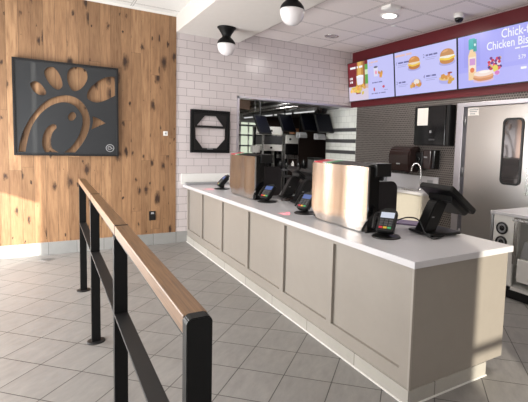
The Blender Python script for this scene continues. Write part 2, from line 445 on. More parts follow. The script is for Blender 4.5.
# window side of the dining room (left) and entrance side (behind the photographer)
b = MB()
SLOT0, SLOT1 = 1.97, 2.80
b.box(XL - .12, XL, YBK, 4.66, 2.95, ZL + .1); b.box(XL - .12, XL, YBK, 4.66, -.1, .12)
for y0, y1 in ((YBK, -2.9), (-1.1, -.95), (.55, .7), (1.83, SLOT0), (SLOT1, 2.88), (4.3, 4.66)): b.box(XL - .12, XL, y0, y1, .12, 2.95)
struct('wall_left', b, M['paint'], label='window wall of the dining room')
DX0, DX1 = -1.52, -.94
b = MB(); b.box(XL, DX0, YBK - .12, YBK, 0, ZL + .1); b.box(DX1, XR, YBK - .12, YBK, 0, ZL + .1); b.box(DX0, DX1, YBK - .12, YBK, 2.35, ZL + .1)
struct('wall_entrance', b, M['paint'], label='entrance wall of the dining room')
dr = sroot('door_2', 'narrow glazed entrance light', ((DX0 + DX1) / 2, YBK - .06, 0))
f = MB(); f.box(DX0, DX0 + .03, YBK - .1, YBK - .02, 0, 2.35); f.box(DX1 - .03, DX1, YBK - .1, YBK - .02, 0, 2.35); f.box(DX0, DX1, YBK - .1, YBK - .02, 0, .06); f.box(DX0, DX1, YBK - .09, YBK - .03, .98, 1.03)
obj('door_frame', f, M['black_metal'], dr)
obj('tinted_pane', MB().box(DX0 + .03, DX1 - .03, YBK - .062, YBK - .058, .06, 2.35), M['tint'], dr)  # unseen pane added to dim the sunbeam on the end panel
for k, (y0, y1) in enumerate(((-2.9, -1.1), (-.95, .55), (.7, 1.83))):
    w = sroot('window_%d' % (k + 1), 'dining room window with its roller shade drawn', (XL - .06, (y0 + y1) / 2, .12))
    fr = MB(); ym = (y0 + y1) / 2
    for a in (y0, ym - .02, y1 - .04): fr.box(XL - .1, XL - .02, a, a + .04, .12, 2.95)
    for z in (.12, 2.91): fr.box(XL - .1, XL - .02, y0, y1, z, z + .04)
    obj('window_frame', fr, M['black_metal'], w)
    obj('roller_shade', MB().box(XL - .115, XL - .105, y0, y1, .12, 2.95), M['shade_cloth'], w)  # unseen sheet added to keep the sun off the lobby floor
w = sroot('window_4', 'sunlit dining room window with its shade half raised', (XL - .06, 3.59, .12))
fr = MB()
for a in (2.88, 3.57, 4.26): fr.box(XL - .1, XL - .02, a, a + .04, .12, 2.95)
for z in (.12, 2.91): fr.box(XL - .1, XL - .02, 2.88, 4.3, z, z + .04)
obj('window_frame', fr, M['black_metal'], w); obj('roller_shade', MB().box(XL - .115, XL - .105, 2.88, 4.3, 2.2, 2.95), M['shade_cloth'], w)  # added blocker, cut short so sun reaches the planks
w = sroot('window_5', 'narrow sunlit window with its shade part way down', (XL - .06, 2.48, .12))
fr = MB()
for z in (.12, 2.91): fr.box(XL - .1, XL - .02, SLOT0, SLOT1, z, z + .04)
obj('window_frame', fr, M['black_metal'], w)
obj('roller_shade', MB().box(XL - .09, XL - .08, SLOT0, 2.035, .16, 2.93).box(XL - .09, XL - .08, 2.075, SLOT1, 1.25, 2.93), M['shade_cloth'], w)  # added blockers, gap and lower edge shape the sun on the planks

# ------------------------------------------------------------------ chicken emblem panel
LX0, LX1, LZ0, LZ1 = -2.002, -.889, 1.221, 2.345
LW, LH = LX1 - LX0, LZ1 - LZ0
em = thing('wall_emblem', 'large square charcoal panel with bird emblem cut out, mounted on the oak planks', 'wall art', ((LX0 + LX1) / 2, YW, LZ0))
def lp(pts, smooth=True):
    q = [(a * LW, b_ * LH, 0) for a, b_ in pts]
    return [(p[0], p[1]) for p in (smooth_loop(q) if smooth else q)]
co = [(.037, .036), (.060, .171), (.113, .323), (.204, .478), (.31, .592), (.444, .650), (.560, .642), (.655, .565), (.705, .43), (.695, .29), (.637, .15), (.556, .036)]
ci = [(.449, .036), (.512, .09), (.585, .20), (.628, .33), (.632, .42), (.612, .48), (.555, .55), (.457, .578), (.349, .54), (.243, .444), (.163, .31), (.123, .173), (.099, .036)]
def open_s(pts): return [(p.x, p.y) for p in bez([(a * LW, b_ * LH, 0) for a, b_ in pts], 5)]
loops = [[(0.01, 0.01), (LW - .01, .01), (LW - .01, LH - .01), (.01, LH - .01)],
         open_s(co) + open_s(ci),
         lp([(.154, .742), (.198, .776), (.248, .752), (.293, .681), (.285, .641), (.238, .637), (.183, .671)]),
         lp([(.282, .859), (.303, .922), (.369, .939), (.426, .86), (.446, .756), (.405, .706), (.339, .746)]),
         lp([(.490, .860), (.512, .93), (.56, .965), (.63, .967), (.675, .94), (.688, .86), (.655, .78), (.60, .720), (.545, .709), (.505, .77)]),
         open_s([(.968, .693), (.868, .632), (.78, .600), (.71, .615), (.680, .653), (.701, .735), (.79, .835), (.88, .890), (.968, .904)]),
         lp([(.494, .43), (.525, .475), (.560, .472), (.570, .430), (.540, .388), (.505, .388)]),
         open_s([(.735, .444), (.80, .42), (.866, .374)]) + open_s([(.866, .374), (.79, .335), (.719, .296)]) + open_s([(.719, .296), (.735, .37), (.735, .444)])[:-1],
         open_s([(.380, .330), (.350, .338), (.300, .300), (.262, .223), (.248, .116), (.276, .036)]) + open_s([(.40, .036), (.345, .075), (.328, .150), (.345, .242), (.386, .300)])]
me = curve_fill(loops, .03)
R = Matrix.Translation((LX0, YW - .033, LZ0)) @ Matrix.Rotation(PI / 2, 4, 'X')
obj('cutout_panel', from_mesh(me, R), M['charcoal'], em)
rim = MB(); rw = .022
rim.box(LX0, LX0 + rw, YW - .06, YW, LZ0, LZ1); rim.box(LX1 - rw, LX1, YW - .06, YW, LZ0, LZ1)
rim.box(LX0 + rw, LX1 - rw, YW - .06, YW, LZ0, LZ0 + rw); rim.box(LX0 + rw, LX1 - rw, YW - .06, YW, LZ1 - rw, LZ1)
obj('frame', rim, M['charcoal_rim'], em, bevel=.002)
cx, cz = LX0 + .909 * LW, LZ0 + .093 * LH
ring = MB(); ring.tube([(cx + .045 * math.cos(a), YW - .050, cz + .045 * math.sin(a)) for a in [2 * PI * k / 36 for k in range(37)]], .005, 6)
ring.tube(bez([(cx + .012, YW - .050, cz + .020), (cx - .012, YW - .050, cz + .022), (cx - .024, YW - .050, cz), (cx - .01, YW - .050, cz - .02), (cx + .010, YW - .050, cz - .012)]), .0045, 6)
ring.tube(bez([(cx - .006, YW - .050, cz + .002), (cx + .016, YW - .050, cz + .008), (cx + .026, YW - .050, cz - .010), (cx + .010, YW - .050, cz - .002)]), .004, 6)
obj('maker_mark', ring, M['mid_grey'], em)

# ------------------------------------------------------------------ octagon shadow box on the tile
ob = thing('octagon_frame', 'black square wall frame with an octagon cut-out and crossbar on white tile', 'wall frame', (.34, YB, 1.29))
x0, x1, z0, z1 = .05, .627, 1.285, 1.90
f = MB(); t_ = .045
f.box(x0, x0 + t_, YB - .05, YB, z0, z1); f.box(x1 - t_, x1, YB - .05, YB, z0, z1); f.box(x0 + t_, x1 - t_, YB - .05, YB, z0, z0 + t_); f.box(x0 + t_, x1 - t_, YB - .05, YB, z1 - t_, z1)
obj('frame', f, M['black_metal'], ob, bevel=.003)
iw, ih = x1 - x0 - 2 * t_, z1 - z0 - 2 * t_
oc = [(.27 * iw, .045 * ih), (.70 * iw, .045 * ih), (.95 * iw, .30 * ih), (.95 * iw, .60 * ih), (.66 * iw, .93 * ih), (.33 * iw, .93 * ih), (.04 * iw, .60 * ih), (.06 * iw, .30 * ih)]
me = curve_fill([[(0, 0), (iw, 0), (iw, ih), (0, ih)], oc], .012)
obj('octagon_mat', from_mesh(me, Matrix.Translation((x0 + t_, YB - .022, z0 + t_)) @ Matrix.Rotation(PI / 2, 4, 'X')), M['black_plastic'], ob)
obj('crossbar', MB().box(x0 + t_ + .01, x1 - t_ - .01, YB - .04, YB - .028, z0 + t_ + .60 * ih, z0 + t_ + .60 * ih + .032), M['black_plastic'], ob)
obj('caption_strip', MB().box(x0 + .24, x1 - .25, YB - .032, YB - .027, z0 + .052, z0 + .064), M['mid_grey'], ob)

o = thing('wall_outlet', 'black socket plate near the foot of the plank wall', 'socket', (-.463, YW, .344))
obj('plate', MB().box(-.505, -.422, YW - .012, YW, .344, .47, .003), M['black_plastic'], o)
obj('socket_insert', MB().box(-.482, -.445, YW - .018, YW - .012, .43, .455), M['mid_grey'], o, label='pale grey socket insert')
o = thing('wall_sensor', 'small white plate high on the plank wall beside the tile', 'sensor', (-.29, YW, 1.51))
obj('plate', MB().box(-.32, -.262, YW - .014, YW, 1.51, 1.572, .003), M['paint_white'], o)
obj('button', MB().box(-.303, -.279, YW - .019, YW - .014, 1.528, 1.554, .001), M['mid_grey'], o)
tag(obj('floor_drain', MB().box(-.06, .06, -.06, .06, 0, .003), M['steel_dark'], None, False), 'square metal drain cover set in the floor tile below the emblem', 'drain')
dz = bpy.data.objects['floor_drain']; dz.location = (-1.70, 4.235, 0); dz.rotation_euler = (0, 0, PI / 4)

# ------------------------------------------------------------------ guard rail
RX0, RX1 = -1.432, -1.375
rail = thing('queue_railing', 'black metal queue railing with a wooden handrail on the tile floor', 'railing', (-1.4035, 1.1, 0))
PY = [(-.735, -.700), (.443, .485), (1.667, 1.709), (2.868, 2.910)]
for k, (a, c) in enumerate(PY):
    top = 1.068 if k == 0 else 1.010
    p = MB()
    if k == 0:
        w2, h2, r_ = (RX1 - RX0), top, .012
        pts = [(RX0, a, .0), (RX1, a, .0), (RX1, a, top - r_), (RX1 - r_ * .3, a, top - r_ * .3), (RX1 - r_, a, top), (RX0 + r_, a, top), (RX0 + r_ * .3, a, top - r_ * .3), (RX0, a, top - r_)]
        p.prism(pts, (0, c - a, 0), .002)
    else: p.box(RX0, RX1, a, c, 0, top, .002)
    if k in (1, 2): p.box(RX0 + .0005, RX1 - .0005, a - .0225 if k == 1 else a - .0135, a - .0135 if k == 1 else a - .0045, 1.0, 1.0662)
    po = obj('post', p, M['black_metal'], rail)
    obj('floor_flange', MB().lathe([(.060, 0), (.060, .005), (.054, .008), (.02, .008)], ((RX0 + RX1) / 2, (a + c) / 2, 0)), M['charcoal_rim'], po)
for a, c in ((-.700, .420), (.430, 1.653), (1.663, 2.945)):
    h = MB(); h.box(RX0 + .001, RX1 - .001, a, c, 1.022, 1.065, .004); obj('handrail', h, M['rail_wood'], rail)
    obj('support_bar', MB().box(RX0 + .006, RX1 - .006, a, c if c < 2.9 else 2.91, 1.010, 1.022), M['charcoal_rim'], rail)
for a, c in ((-.700, .443), (.485, 1.667), (1.709, 2.868)):
    obj('lower_rail', MB().box(RX0, RX1, a, c, .644, .656, .0015), M['charcoal_rim'], rail)

# ------------------------------------------------------------------ service counter
FX, NY = .015, .015         # front face, near face
CW = .862
cb = thing('service_counter', 'long greige panelled service counter on a pale tile plinth', 'counter', (.43, 2.25, 0))
core = MB(); core.box(FX + .029, .69, NY + .029, YB - .002, 0, .790); core.box(.69, CW - .03, NY + .03, YB - .002, .092, .790)
obj('carcass', core, M['panel'], cb)
seams = [.10, .80, .86, 1.535, 1.595, 2.30, 2.36, 3.055, 3.115, 3.80, 3.86, 4.45]
st = MB(); z0, z1 = .092, .790
st.box(FX, FX + .03, NY, seams[0], z0, z1)
for i in range(1, 11, 2): st.box(FX, FX + .03, seams[i], seams[i + 1], z0, z1)
st.box(FX, FX + .03, seams[11], YB - .002, z0, z1)
for i in range(0, 12, 2):
    st.box(FX, FX + .03, seams[i], seams[i + 1], z0, .182); st.box(FX, FX + .03, seams[i], seams[i + 1], .762, z1)
obj('face_frame', st, M['panel'], cb)
for i in range(0, 12, 2):
    obj('front_panel', MB().box(FX + .021, FX + .03, seams[i] + .002, seams[i + 1] - .002, .182, .762), M['panel'], cb)
obj('end_panel', MB().box(FX + .030, CW, NY, NY + .03, .088, .790), M['panel'], cb)
obj('corner_edge', MB().box(FX - .004, FX + .012, NY - .004, NY + .012, .0, .790, .003), M['panel_edge'], cb)
obj('plinth', MB().box(FX - .008, FX + .002, NY - .006, YB - .002, .006, .091), M['plinth'], cb)
obj('plinth', MB().box(FX + .002, .693, NY - .008, NY + .002, .006, .089), M['plinth_x'], cb)
obj('plinth', MB().box(.683, .693, NY + .002, YB - .002, .0, .089), M['plinth'], cb)
g = MB(); g.box(FX - .016, FX + .002, NY - .014, YB - .002, 0, .007); g.box(FX + .002, .695, NY - .016, NY + .002, 0, .007)
obj('caulk_line', g, M['grout_trim'], cb, label='white caulk line along the floor')
wt = thing('counter_worktop', 'white stone worktop running the length of the greige counter', 'worktop', (.45, 2.25, .79))
w = MB(); w.prism([(0, 0, .791), (.896, 0, .791), (.896, YB - .002, .791), (-.045, YB - .002, .791)], (0, 0, .039), .002)
obj('slab', w, M['quartz'], wt)
tag(obj('backsplash', MB().box(-.075, .72, YB - .022, YB - .001, .831, .985, .002), M['paint_white'], None), 'white stone backsplash on the tile wall at the far end of the worktop', 'backsplash')  # whiter than the worktop's own stone, brightness painted in for a dim face
tag(obj('counter_tray', MB().box(-.03, .60, 4.385, 4.474, WT, .862, .004), M['mid_grey'], None), 'long low grey tray lying against the backsplash at the far end of the worktop', 'tray')

# ------------------------------------------------------------------ register shields
def make_shield(label):
    r = thing('register_shield', label, 'register shield', (0, 0, 0), 0, 'steel fronted register shields on the worktop')
    fr = MB(); y0, y1 = -.372, .372
    pts = [(0, y0 + .07, .006), (0, y1 - .085, .006), (0, y1, .095), (0, y1, .473), (0, y0, .473), (0, y0, .105)]
    fr.prism(pts, (.018, 0, 0), .003)
    obj('front_panel', fr, M['steel_wavy'], r, False)
    bd = MB(); pts = [(.018, y0 + .008, .012), (.115, y0 + .008, .012), (.115, y0 + .008, .482), (.018, y0 + .008, .465)]
    bd.prism(pts, (0, y1 - y0 - .016, 0), .004); obj('housing', bd, M['black_gloss'], r, False)
    for y in (y0 + .03, y1 - .13):
        ft = MB().prism([(.02, y, 0), (.20, y, 0), (.115, y, .075), (.02, y, .03)], (0, .09, 0), .003)
        obj('foot', ft, M['black_plastic'], r, False)
    cols = ['red', 'red', 'pale_tag', 'green'] + ['black_plastic'] * 7
    n = len(cols); d = (y1 - y0 - .03) / n
    for k, cn in enumerate(cols):
        ya = y1 - .015 - d * k
        c = MB(); c.prism([(.006, ya, .474), (.135, ya, .492), (.135, ya, .500), (.006, ya, .482)], (0, -d * .86, 0), .002)
        obj('top_tab', c, M[cn], r, False, label={'red': 'red top tab', 'green': 'green top tab', 'pale_tag': 'pale top tab'}.get(cn))
    hd = MB(); hd.box(.065, .205, y0 - .012, y0 + .12, .405, .500, .006); h = obj('dispenser_head', hd, M['black_plastic'], r, False)
    obj('nozzle', MB().lathe([(.014, .372), (.02, .385), (.02, .406)], (.165, y0 + .05, 0), 14), M['black_plastic'], h, False)
    rp = MB(); q = round_rect(.32, .33, .06)
    rp.prism([(.215 + a, y0 + .10, .195 + b_) for a, b_ in q], (0, .02, 0), .002); obj('rear_divider', rp, M['smoke'], r, False, label='dark round-cornered rear divider')
    obj('bracket', MB().box(.115, .30, y0 + .12, y1 - .12, .03, .16, .004), M['black_plastic'], r, False)
    return r
sh = make_shield('gleaming steel-fronted register shield with coloured tabs, nearest on the worktop')
sh.location = (.221, 1.068, WT); sh.rotation_euler = (0, 0, 0)
dup(sh, (.205, 2.955, WT), math.radians(0), 'brownish reflecting steel-fronted register shield near the tile wall', 'steel fronted register shields on the worktop')

# ------------------------------------------------------------------ card readers
def make_reader(label):
    """faces -X; base centre at origin"""
    r = thing('card_reader', label, 'card reader', (0, 0, 0), 0, 'card readers along the worktop')
    b_ = obj('base', MB().lathe([(.100, 0), (.100, .006), (.092, .012), (.035, .020), (.024, .025)]), M['black_plastic'], r, False)
    obj('stem', MB().tube(bez([(.005, 0, .015), (.012, 0, .05), (.004, 0, .075)]), .02, 12), M['black_plastic'], r, False)
    T = Matrix.Translation((-.008, 0, .10)) @ Matrix.Rotation(math.radians(-38), 4, 'Y')   # local x: up-normal -X tilt, z along length
    T = Matrix.Translation((.012, 0, .104)) @ Matrix.Rotation(math.radians(42), 4, 'Y') @ Matrix.Diagonal((1.15, 1.40, .96, 1))
    bd = MB(); q = round_rect(.088, .185, .016, 4)
    bd.prism([(-.018, a, b2) for a, b2 in q], (.036, 0, 0), .004); bd.xf(T); body = obj('body', bd, M['black_plastic'], r, False)
    sc = MB().box(-.0205, -.017, -.034, .034, .020, .066); sc.xf(T); obj('display', sc, M['screen_blue'], body, False, label='lit blue display')
    kp = MB()
    for i in range(3):
        for j in range(3): kp.box(-.0215, -.017, -.032 + .023 * i, -.014 + .023 * i, .002 - .02 * j - .008, .002 - .02 * j + .006, .001)
    kp.xf(T); obj('keypad', kp, M['dark_grey'], body, False)
    for cn, y in (('red', .0215), ('yellow', 0), ('green', -.0215)):
        k = MB().box(-.0225, -.017, y - .009, y + .009, -.070, -.056, .001); k.xf(T); obj('key', k, M[cn], body, False, label=cn + ' key')
    hk = MB().box(.018, .03, -.04, .04, -.06, .075, .003); hk.xf(T); obj('cradle', hk, M['black_plastic'], r, False)
    cl = MB().tube([T @ Vector(p) for p in bez([(-.012, .058, -.07), (-.012, .064, 0), (-.006, .060, .06), (.01, .04, .07)], 6)], .010, 8)
    obj('side_guard', cl, M['black_plastic'], r, False)
    tp = MB().box(-.010, .014, -.028, .028, .092, .112, .004); tp.xf(T); obj('printer_lip', tp, M['black_plastic'], r, False)
    return r
rd = make_reader('card reader with a lit white display and round base beside the cabled order terminal')
rd.location = (.291, .563, WT); rd.rotation_euler = (0, 0, math.radians(34))
for ch in rd.children:
    for c2 in ch.children:
        if c2.name.startswith('display'): disp = c2
GR = 'card readers along the worktop'
dup(rd, (.285, 1.645, WT), math.radians(18), 'card reader partly hidden by the nearest steel shield, red glow on the worktop before it', GR)
dup(rd, (.284, 2.43, WT), math.radians(20), 'card reader beside the near end of the brownish steel shield, tilted blue display', GR)
dup(rd, (.269, 3.766, WT), math.radians(-8), 'card reader at the far end of the worktop before the grey tray', GR)
nd = disp.data.copy(); nd.materials.clear(); nd.materials.append(M['screen_white'])
disp.data = nd; disp['label'] = 'lit white display'
tag(obj('reader_cable', MB().tube(bez([(.33, .50, .955), (.40, .47, .975), (.47, .44, .955), (.50, .40, .87), (.53, .36, .838), (.60, .36, .838), (.66, .37, .85)]), .005, 8), M['black_plastic'], None),
    'thin black cable looping from the nearest card reader to the order terminal', 'cable')

# ------------------------------------------------------------------ order terminals
def make_pos(label):
    """display faces +X and up; base centre at origin"""
    r = thing('order_terminal', label, 'touch terminal', (0, 0, 0), 0, 'order terminals on the worktop')
    q = round_rect(.30, .26, .03)
    b_ = MB().prism([(a, c, .010) for a, c in q], (0, 0, .016), .004); obj('base_plate', b_, M['black_plastic'], r, False)
    for a in (-.11, .11):
        for c in (-.09, .09): obj('rubber_foot', MB().lathe([(.014, 0), (.014, .011)], (a, c, 0), 10), M['black_gloss'], r, False)
    lg = MB().prism([(-.145, -.045, .022), (-.025, -.045, .022), (.075, -.045, .225), (.0, -.045, .255), (-.035, -.045, .235)], (0, .10, 0), .008)
    l_ = obj('stand_leg', lg, M['black_plastic'], r, False)
    obj('badge', MB().box(-.070, -.048, -.0462, -.0448, .125, .132), M['mid_grey'], l_, False)
    T = Matrix.Translation((.105, 0, .258)) @ Matrix.Rotation(math.radians(37), 4, 'Y')       # slab in local xy, +X end lower
    sl = MB().prism([(a, c, -.020) for a, c in round_rect(.30, .335, .012, 3)], (0, 0, .042), .006); sl.xf(T); s_ = obj('display_housing', sl, M['black_plastic'], r, False)
    gl = MB().box(-.135, .135, -.152, .152, .022, .0235); gl.xf(T); obj('touch_screen', gl, M['black_gloss'], s_, False)
    bk = MB().prism([(-.08, -.12, -.02), (.145, -.12, -.02), (.125, -.12, -.058), (-.05, -.12, -.058)], (0, .24, 0), .006); bk.xf(T); obj('rear_hub', bk, M['black_plastic'], r, False)
    return r
ps = make_pos('black touch terminal on an inclined stand near the open end of the worktop')
ps.location = (.715, .515, WT); ps.rotation_euler = (0, 0, math.radians(-6))
dup(ps, (.63, 2.20, WT), math.radians(-8), 'black touch terminal just behind the far edge of the gleaming shield', 'order terminals on the worktop')
dup(ps, (.745, 2.70, WT), math.radians(-8), 'black touch terminal behind the brownish steel shield', 'order terminals on the worktop')
tag(obj('note_pad', MB().box(-.09, .09, -.14, .14, 0, .012, .002), M['violet_paper'], None, False), 'violet paper pad lying behind the nearest card reader', 'pad')
np_ = bpy.data.objects['note_pad']; np_.location = (.80, .92, WT); np_.rotation_euler = (0, 0, .5)
tag(obj('receipt_tray', MB().box(-.09, .09, -.055, .055, 0, .025, .004), M['dark_brown'], None, False), 'small dark tray on the worktop between the two steel shields', 'tray')
np_ = bpy.data.objects['receipt_tray']; np_.location = (.58, 2.455, WT); np_.rotation_euler = (0, 0, .3)

# ------------------------------------------------------------------ ceiling fittings
def make_globe(label):
    r = thing('globe_light', label, 'ceiling light', (0, 0, 0), 0, 'globe lights under the soffit')
    obj('canopy', MB().lathe([(.118, 0), (.118, -.012), (.105, -.022), (.066, -.085), (.052, -.115), (.060, -.130), (.085, -.150), (.108, -.180), (.117, -.205), (.117, -.214)]), M['black_metal'], r, False)
    obj('globe', MB().lathe([(.116, -.212), (.1165, -.235), (.110, -.272), (.093, -.310), (.068, -.336), (.036, -.352), (.008, -.357)]), M['opal'], r, False, label='white opal glass shade')
    return r
gl = make_globe('black and white globe light on the soffit nearer the tile wall')
gl.location = (.322, 3.82, ZS)
dup(gl, (.314, 2.04, ZS), 0, 'black and white globe light cut by the top edge of the photo', 'globe lights under the soffit')
dl = thing('downlight', 'round recessed chrome downlight in the service ceiling near the tile wall', 'ceiling light', (1.93, 3.77, ZR))
obj('trim_ring', MB().lathe([(.105, 0), (.105, -.006), (.078, -.006), (.074, -.001)], (1.93, 3.77, ZR)), M['chrome'], dl)
obj('reflector', MB().lathe([(.074, -.003), (.05, -.002), (.02, -.001)], (1.93, 3.77, ZR)), M['trim_metal'], dl)
su = thing('lit_downlight', 'glowing round downlight in the service ceiling above the first menu screens', 'ceiling light', (1.928, 2.495, ZR))
obj('trim_ring', MB().lathe([(.112, .002), (.112, -.006), (.092, -.008)]), M['paint_white'], su, False)
obj('lens', MB().lathe([(.092, -.002), (.086, -.010), (.01, -.013)]), M['lamp_on'], su, False, label='glowing round lens')
bx = thing('ceiling_box', 'square white box on the ceiling just beyond the glowing downlight', 'ceiling fixture', (1.715, 2.23, ZR))
obj('case', MB().box(-.08, .08, -.08, .08, -.035, .002, .004), M['paint_white'], bx, False)
obj('cover_plate', MB().box(-.06, .06, -.06, .06, -.040, -.035, .002), M['paint_white'], bx, False)
cm = thing('ceiling_dome_camera', 'small white dome security camera on the ceiling above the menu screens', 'security camera', (2.54, 1.94, ZR + .003))
obj('housing', MB().lathe([(.062, 0), (.062, -.045), (.056, -.055)]), M['paint_white'], cm, False)
obj('dome', MB().lathe([(.052, -.054), (.048, -.075), (.034, -.095), (.012, -.104)]), M['black_gloss'], cm, False)
tag(obj('ceiling_sprinkler', MB().lathe([(.04, 0), (.04, -.006), (.02, -.012)], (2.28, 2.80, ZR + .002), 18), M['paint_white'], None), 'small round sprinkler cover in the service ceiling', 'sprinkler')

# ------------------------------------------------------------------ menu band and screens
fb = MB(); fb.box(XR - .02, XR, YBK, YB, 2.121, ZR); tag(obj('menu_band', fb, M['fascia'], None), 'deep red wall band behind the row of menu screens', 'wall panel')

SB, STP, SZ0, SZ1 = 2.838, 2.769, 2.2145, 2.8673     # bottom x, top x, bottom z, top z
SW = 1.172
SH = math.hypot(STP - SB, SZ1 - SZ0)
def smat(name, c, s=1.0): return glow(name, rgb(*c), s)
PM = {}
def pm(c):
    if c not in PM: PM[c] = smat('lit_%02x%02x%02x' % c, c, 1.0)
    return PM[c]
LAV = (194, 194, 245)
def disc(cx, cy, rx, ry, a=0, n=20, jag=0.0):
    out = []
    for k in range(n):
        t = 2 * PI * k / n; r_ = 1 + jag * math.sin(5 * t + cx * 40) + jag * .6 * math.sin(9 * t)
        x, y = rx * r_ * math.cos(t), ry * r_ * math.sin(t)
        out.append((cx + x * math.cos(a) - y * math.sin(a), cy + x * math.sin(a) + y * math.cos(a)))
    return out
def rect(x0, y0, x1, y1): return [(x0, y0), (x1, y0), (x1, y1), (x0, y1)]
class Pic:
    def words(s, x, y, w, h, c, pattern=(3, 5, 2, 6)):
        """print too small to read: word-long strips of colour"""
        n = sum(pattern) + len(pattern) - 1; q = w / n; u = x
        for k in pattern:
            s.add(rect(u, y, u + q * k, y + h), c); u += q * (k + 1)
        return s
    """flat coloured shapes, painter's order, one mesh; metres on the screen plane (u right along -Y, v up)"""
    def __init__(s, k=0): s.mb = MB(); s.mats = []; s.k = k
    def map(s, f):
        for v in s.mb.bm.verts: v.co.x, v.co.y = f(v.co.x, v.co.y)
        return s
    def add(s, loop, c):
        m = pm(c)
        if m not in s.mats: s.mats.append(m)
        z = .0016 + .00006 * s.k; s.k += 1
        f = s.mb.bm.faces.new([s.mb.bm.verts.new((x, y, z)) for x, y in loop]); f.material_index = s.mats.index(m)
        f.normal_update()
        if f.normal.z < 0: f.normal_flip()
        return s
    def text(s, body, x, y, size, c, bold=0.0):
        me = text_mesh(body, size, 0, bold=bold); m = pm(c)
        if m not in s.mats: s.mats.append(m)
        me.transform(Matrix.Translation((x, y, .0016 + .00006 * s.k))); s.k += 1
        n0 = len(s.mb.bm.faces); s.mb.bm.from_mesh(me); bpy.data.meshes.remove(me)
        s.mb.bm.faces.ensure_lookup_table()
        for f in s.mb.bm.faces[n0:]: f.material_index = s.mats.index(m)
        return s
def make_screen(y_far, label, fill):
    r = thing('menu_screen', label, 'menu screen', (SB, y_far, SZ0), 0, 'row of menu screens on the red band')
    # basis: u = -Y, v up the tilted face, w towards the room
    v = Vector((STP - SB, 0, SZ1 - SZ0)).normalized(); u = Vector((0, -1, 0)); w = u.cross(v)
    B = Matrix(((u.x, v.x, w.x, 0), (u.y, v.y, w.y, 0), (u.z, v.z, w.z, 0), (0, 0, 0, 1)))
    W, H = SW, SH
    bz = MB(); bz.box(.002, W - .002, 0, H, -.034, -.004); bz.xf(B); obj('housing', bz, M['black_plastic'], r, False)
    fr = MB(); e = .011
    fr.box(.002, e, 0, H, -.004, .003); fr.box(W - e, W - .002, 0, H, -.004, .003); fr.box(e, W - e, 0, e, -.004, .003); fr.box(e, W - e, H - e, H, -.004, .003)
    fr.xf(B); obj('bezel', fr, M['black_plastic'], r, False)
    br = MB(); br.box(.30, .88, .38, .58, -.066, -.034); br.xf(B); obj('wall_bracket', br, M['black_metal'], r, False)
    bgc, pics = fill(W, H, e)
    pn = MB(); pn.box(e, W - e, e, H - e, -.004, .001); pn.xf(B); p_ = obj('display', pn, bgc, r, False)
    for nm, P in pics:
        P.mb.xf(B); obj(nm, P.mb, P.mats, p_, False)
    return r
WHT, GRY, ORG = (244, 244, 250), (120, 120, 168), (232, 178, 150)
def burger(P, x, y, s, bun=(206, 140, 72), mid=(232, 214, 190), low=(190, 120, 56), egg=(236, 196, 70)):
    P.add(disc(x, y - .052 * s, .10 * s, .030 * s), (168, 166, 220))
    P.add(disc(x, y - .030 * s, .088 * s, .036 * s), low)
    P.add(disc(x, y - .006 * s, .095 * s, .026 * s, 0, 24, .08), egg)
    P.add(disc(x, y + .010 * s, .088 * s, .022 * s, 0, 24, .08), mid)
    P.add([(x - .085 * s, y + .012 * s)] + [(x + .085 * s * math.cos(a), y + .018 * s + .058 * s * math.sin(a)) for a in [PI - PI * k / 14 for k in range(15)]] + [(x + .085 * s, y + .012 * s)], bun)
    P.add(disc(x - .02 * s, y + .055 * s, .035 * s, .010 * s, .2), tuple(min(255, c + 26) for c in bun))
def lines(P, x, y, n, w, gap=.022):
    for k in range(n): P.add(rect(x, y - gap * k, x + w * (1 - .18 * (k % 2)), y - gap * k + .007), (156, 156, 206))
def nuggets(P, x, y, n, sp, c=(206, 150, 74)):
    rr = random.Random(int(x * 1000) + n)
    for k in range(n):
        P.add(disc(x + rr.uniform(-sp, sp), y + rr.uniform(-sp * .4, sp * .4), rr.uniform(.022, .034), rr.uniform(.018, .026), rr.uniform(0, 3), 16, .08), tuple(max(0, min(255, v + rr.randint(-18, 24))) for v in c))
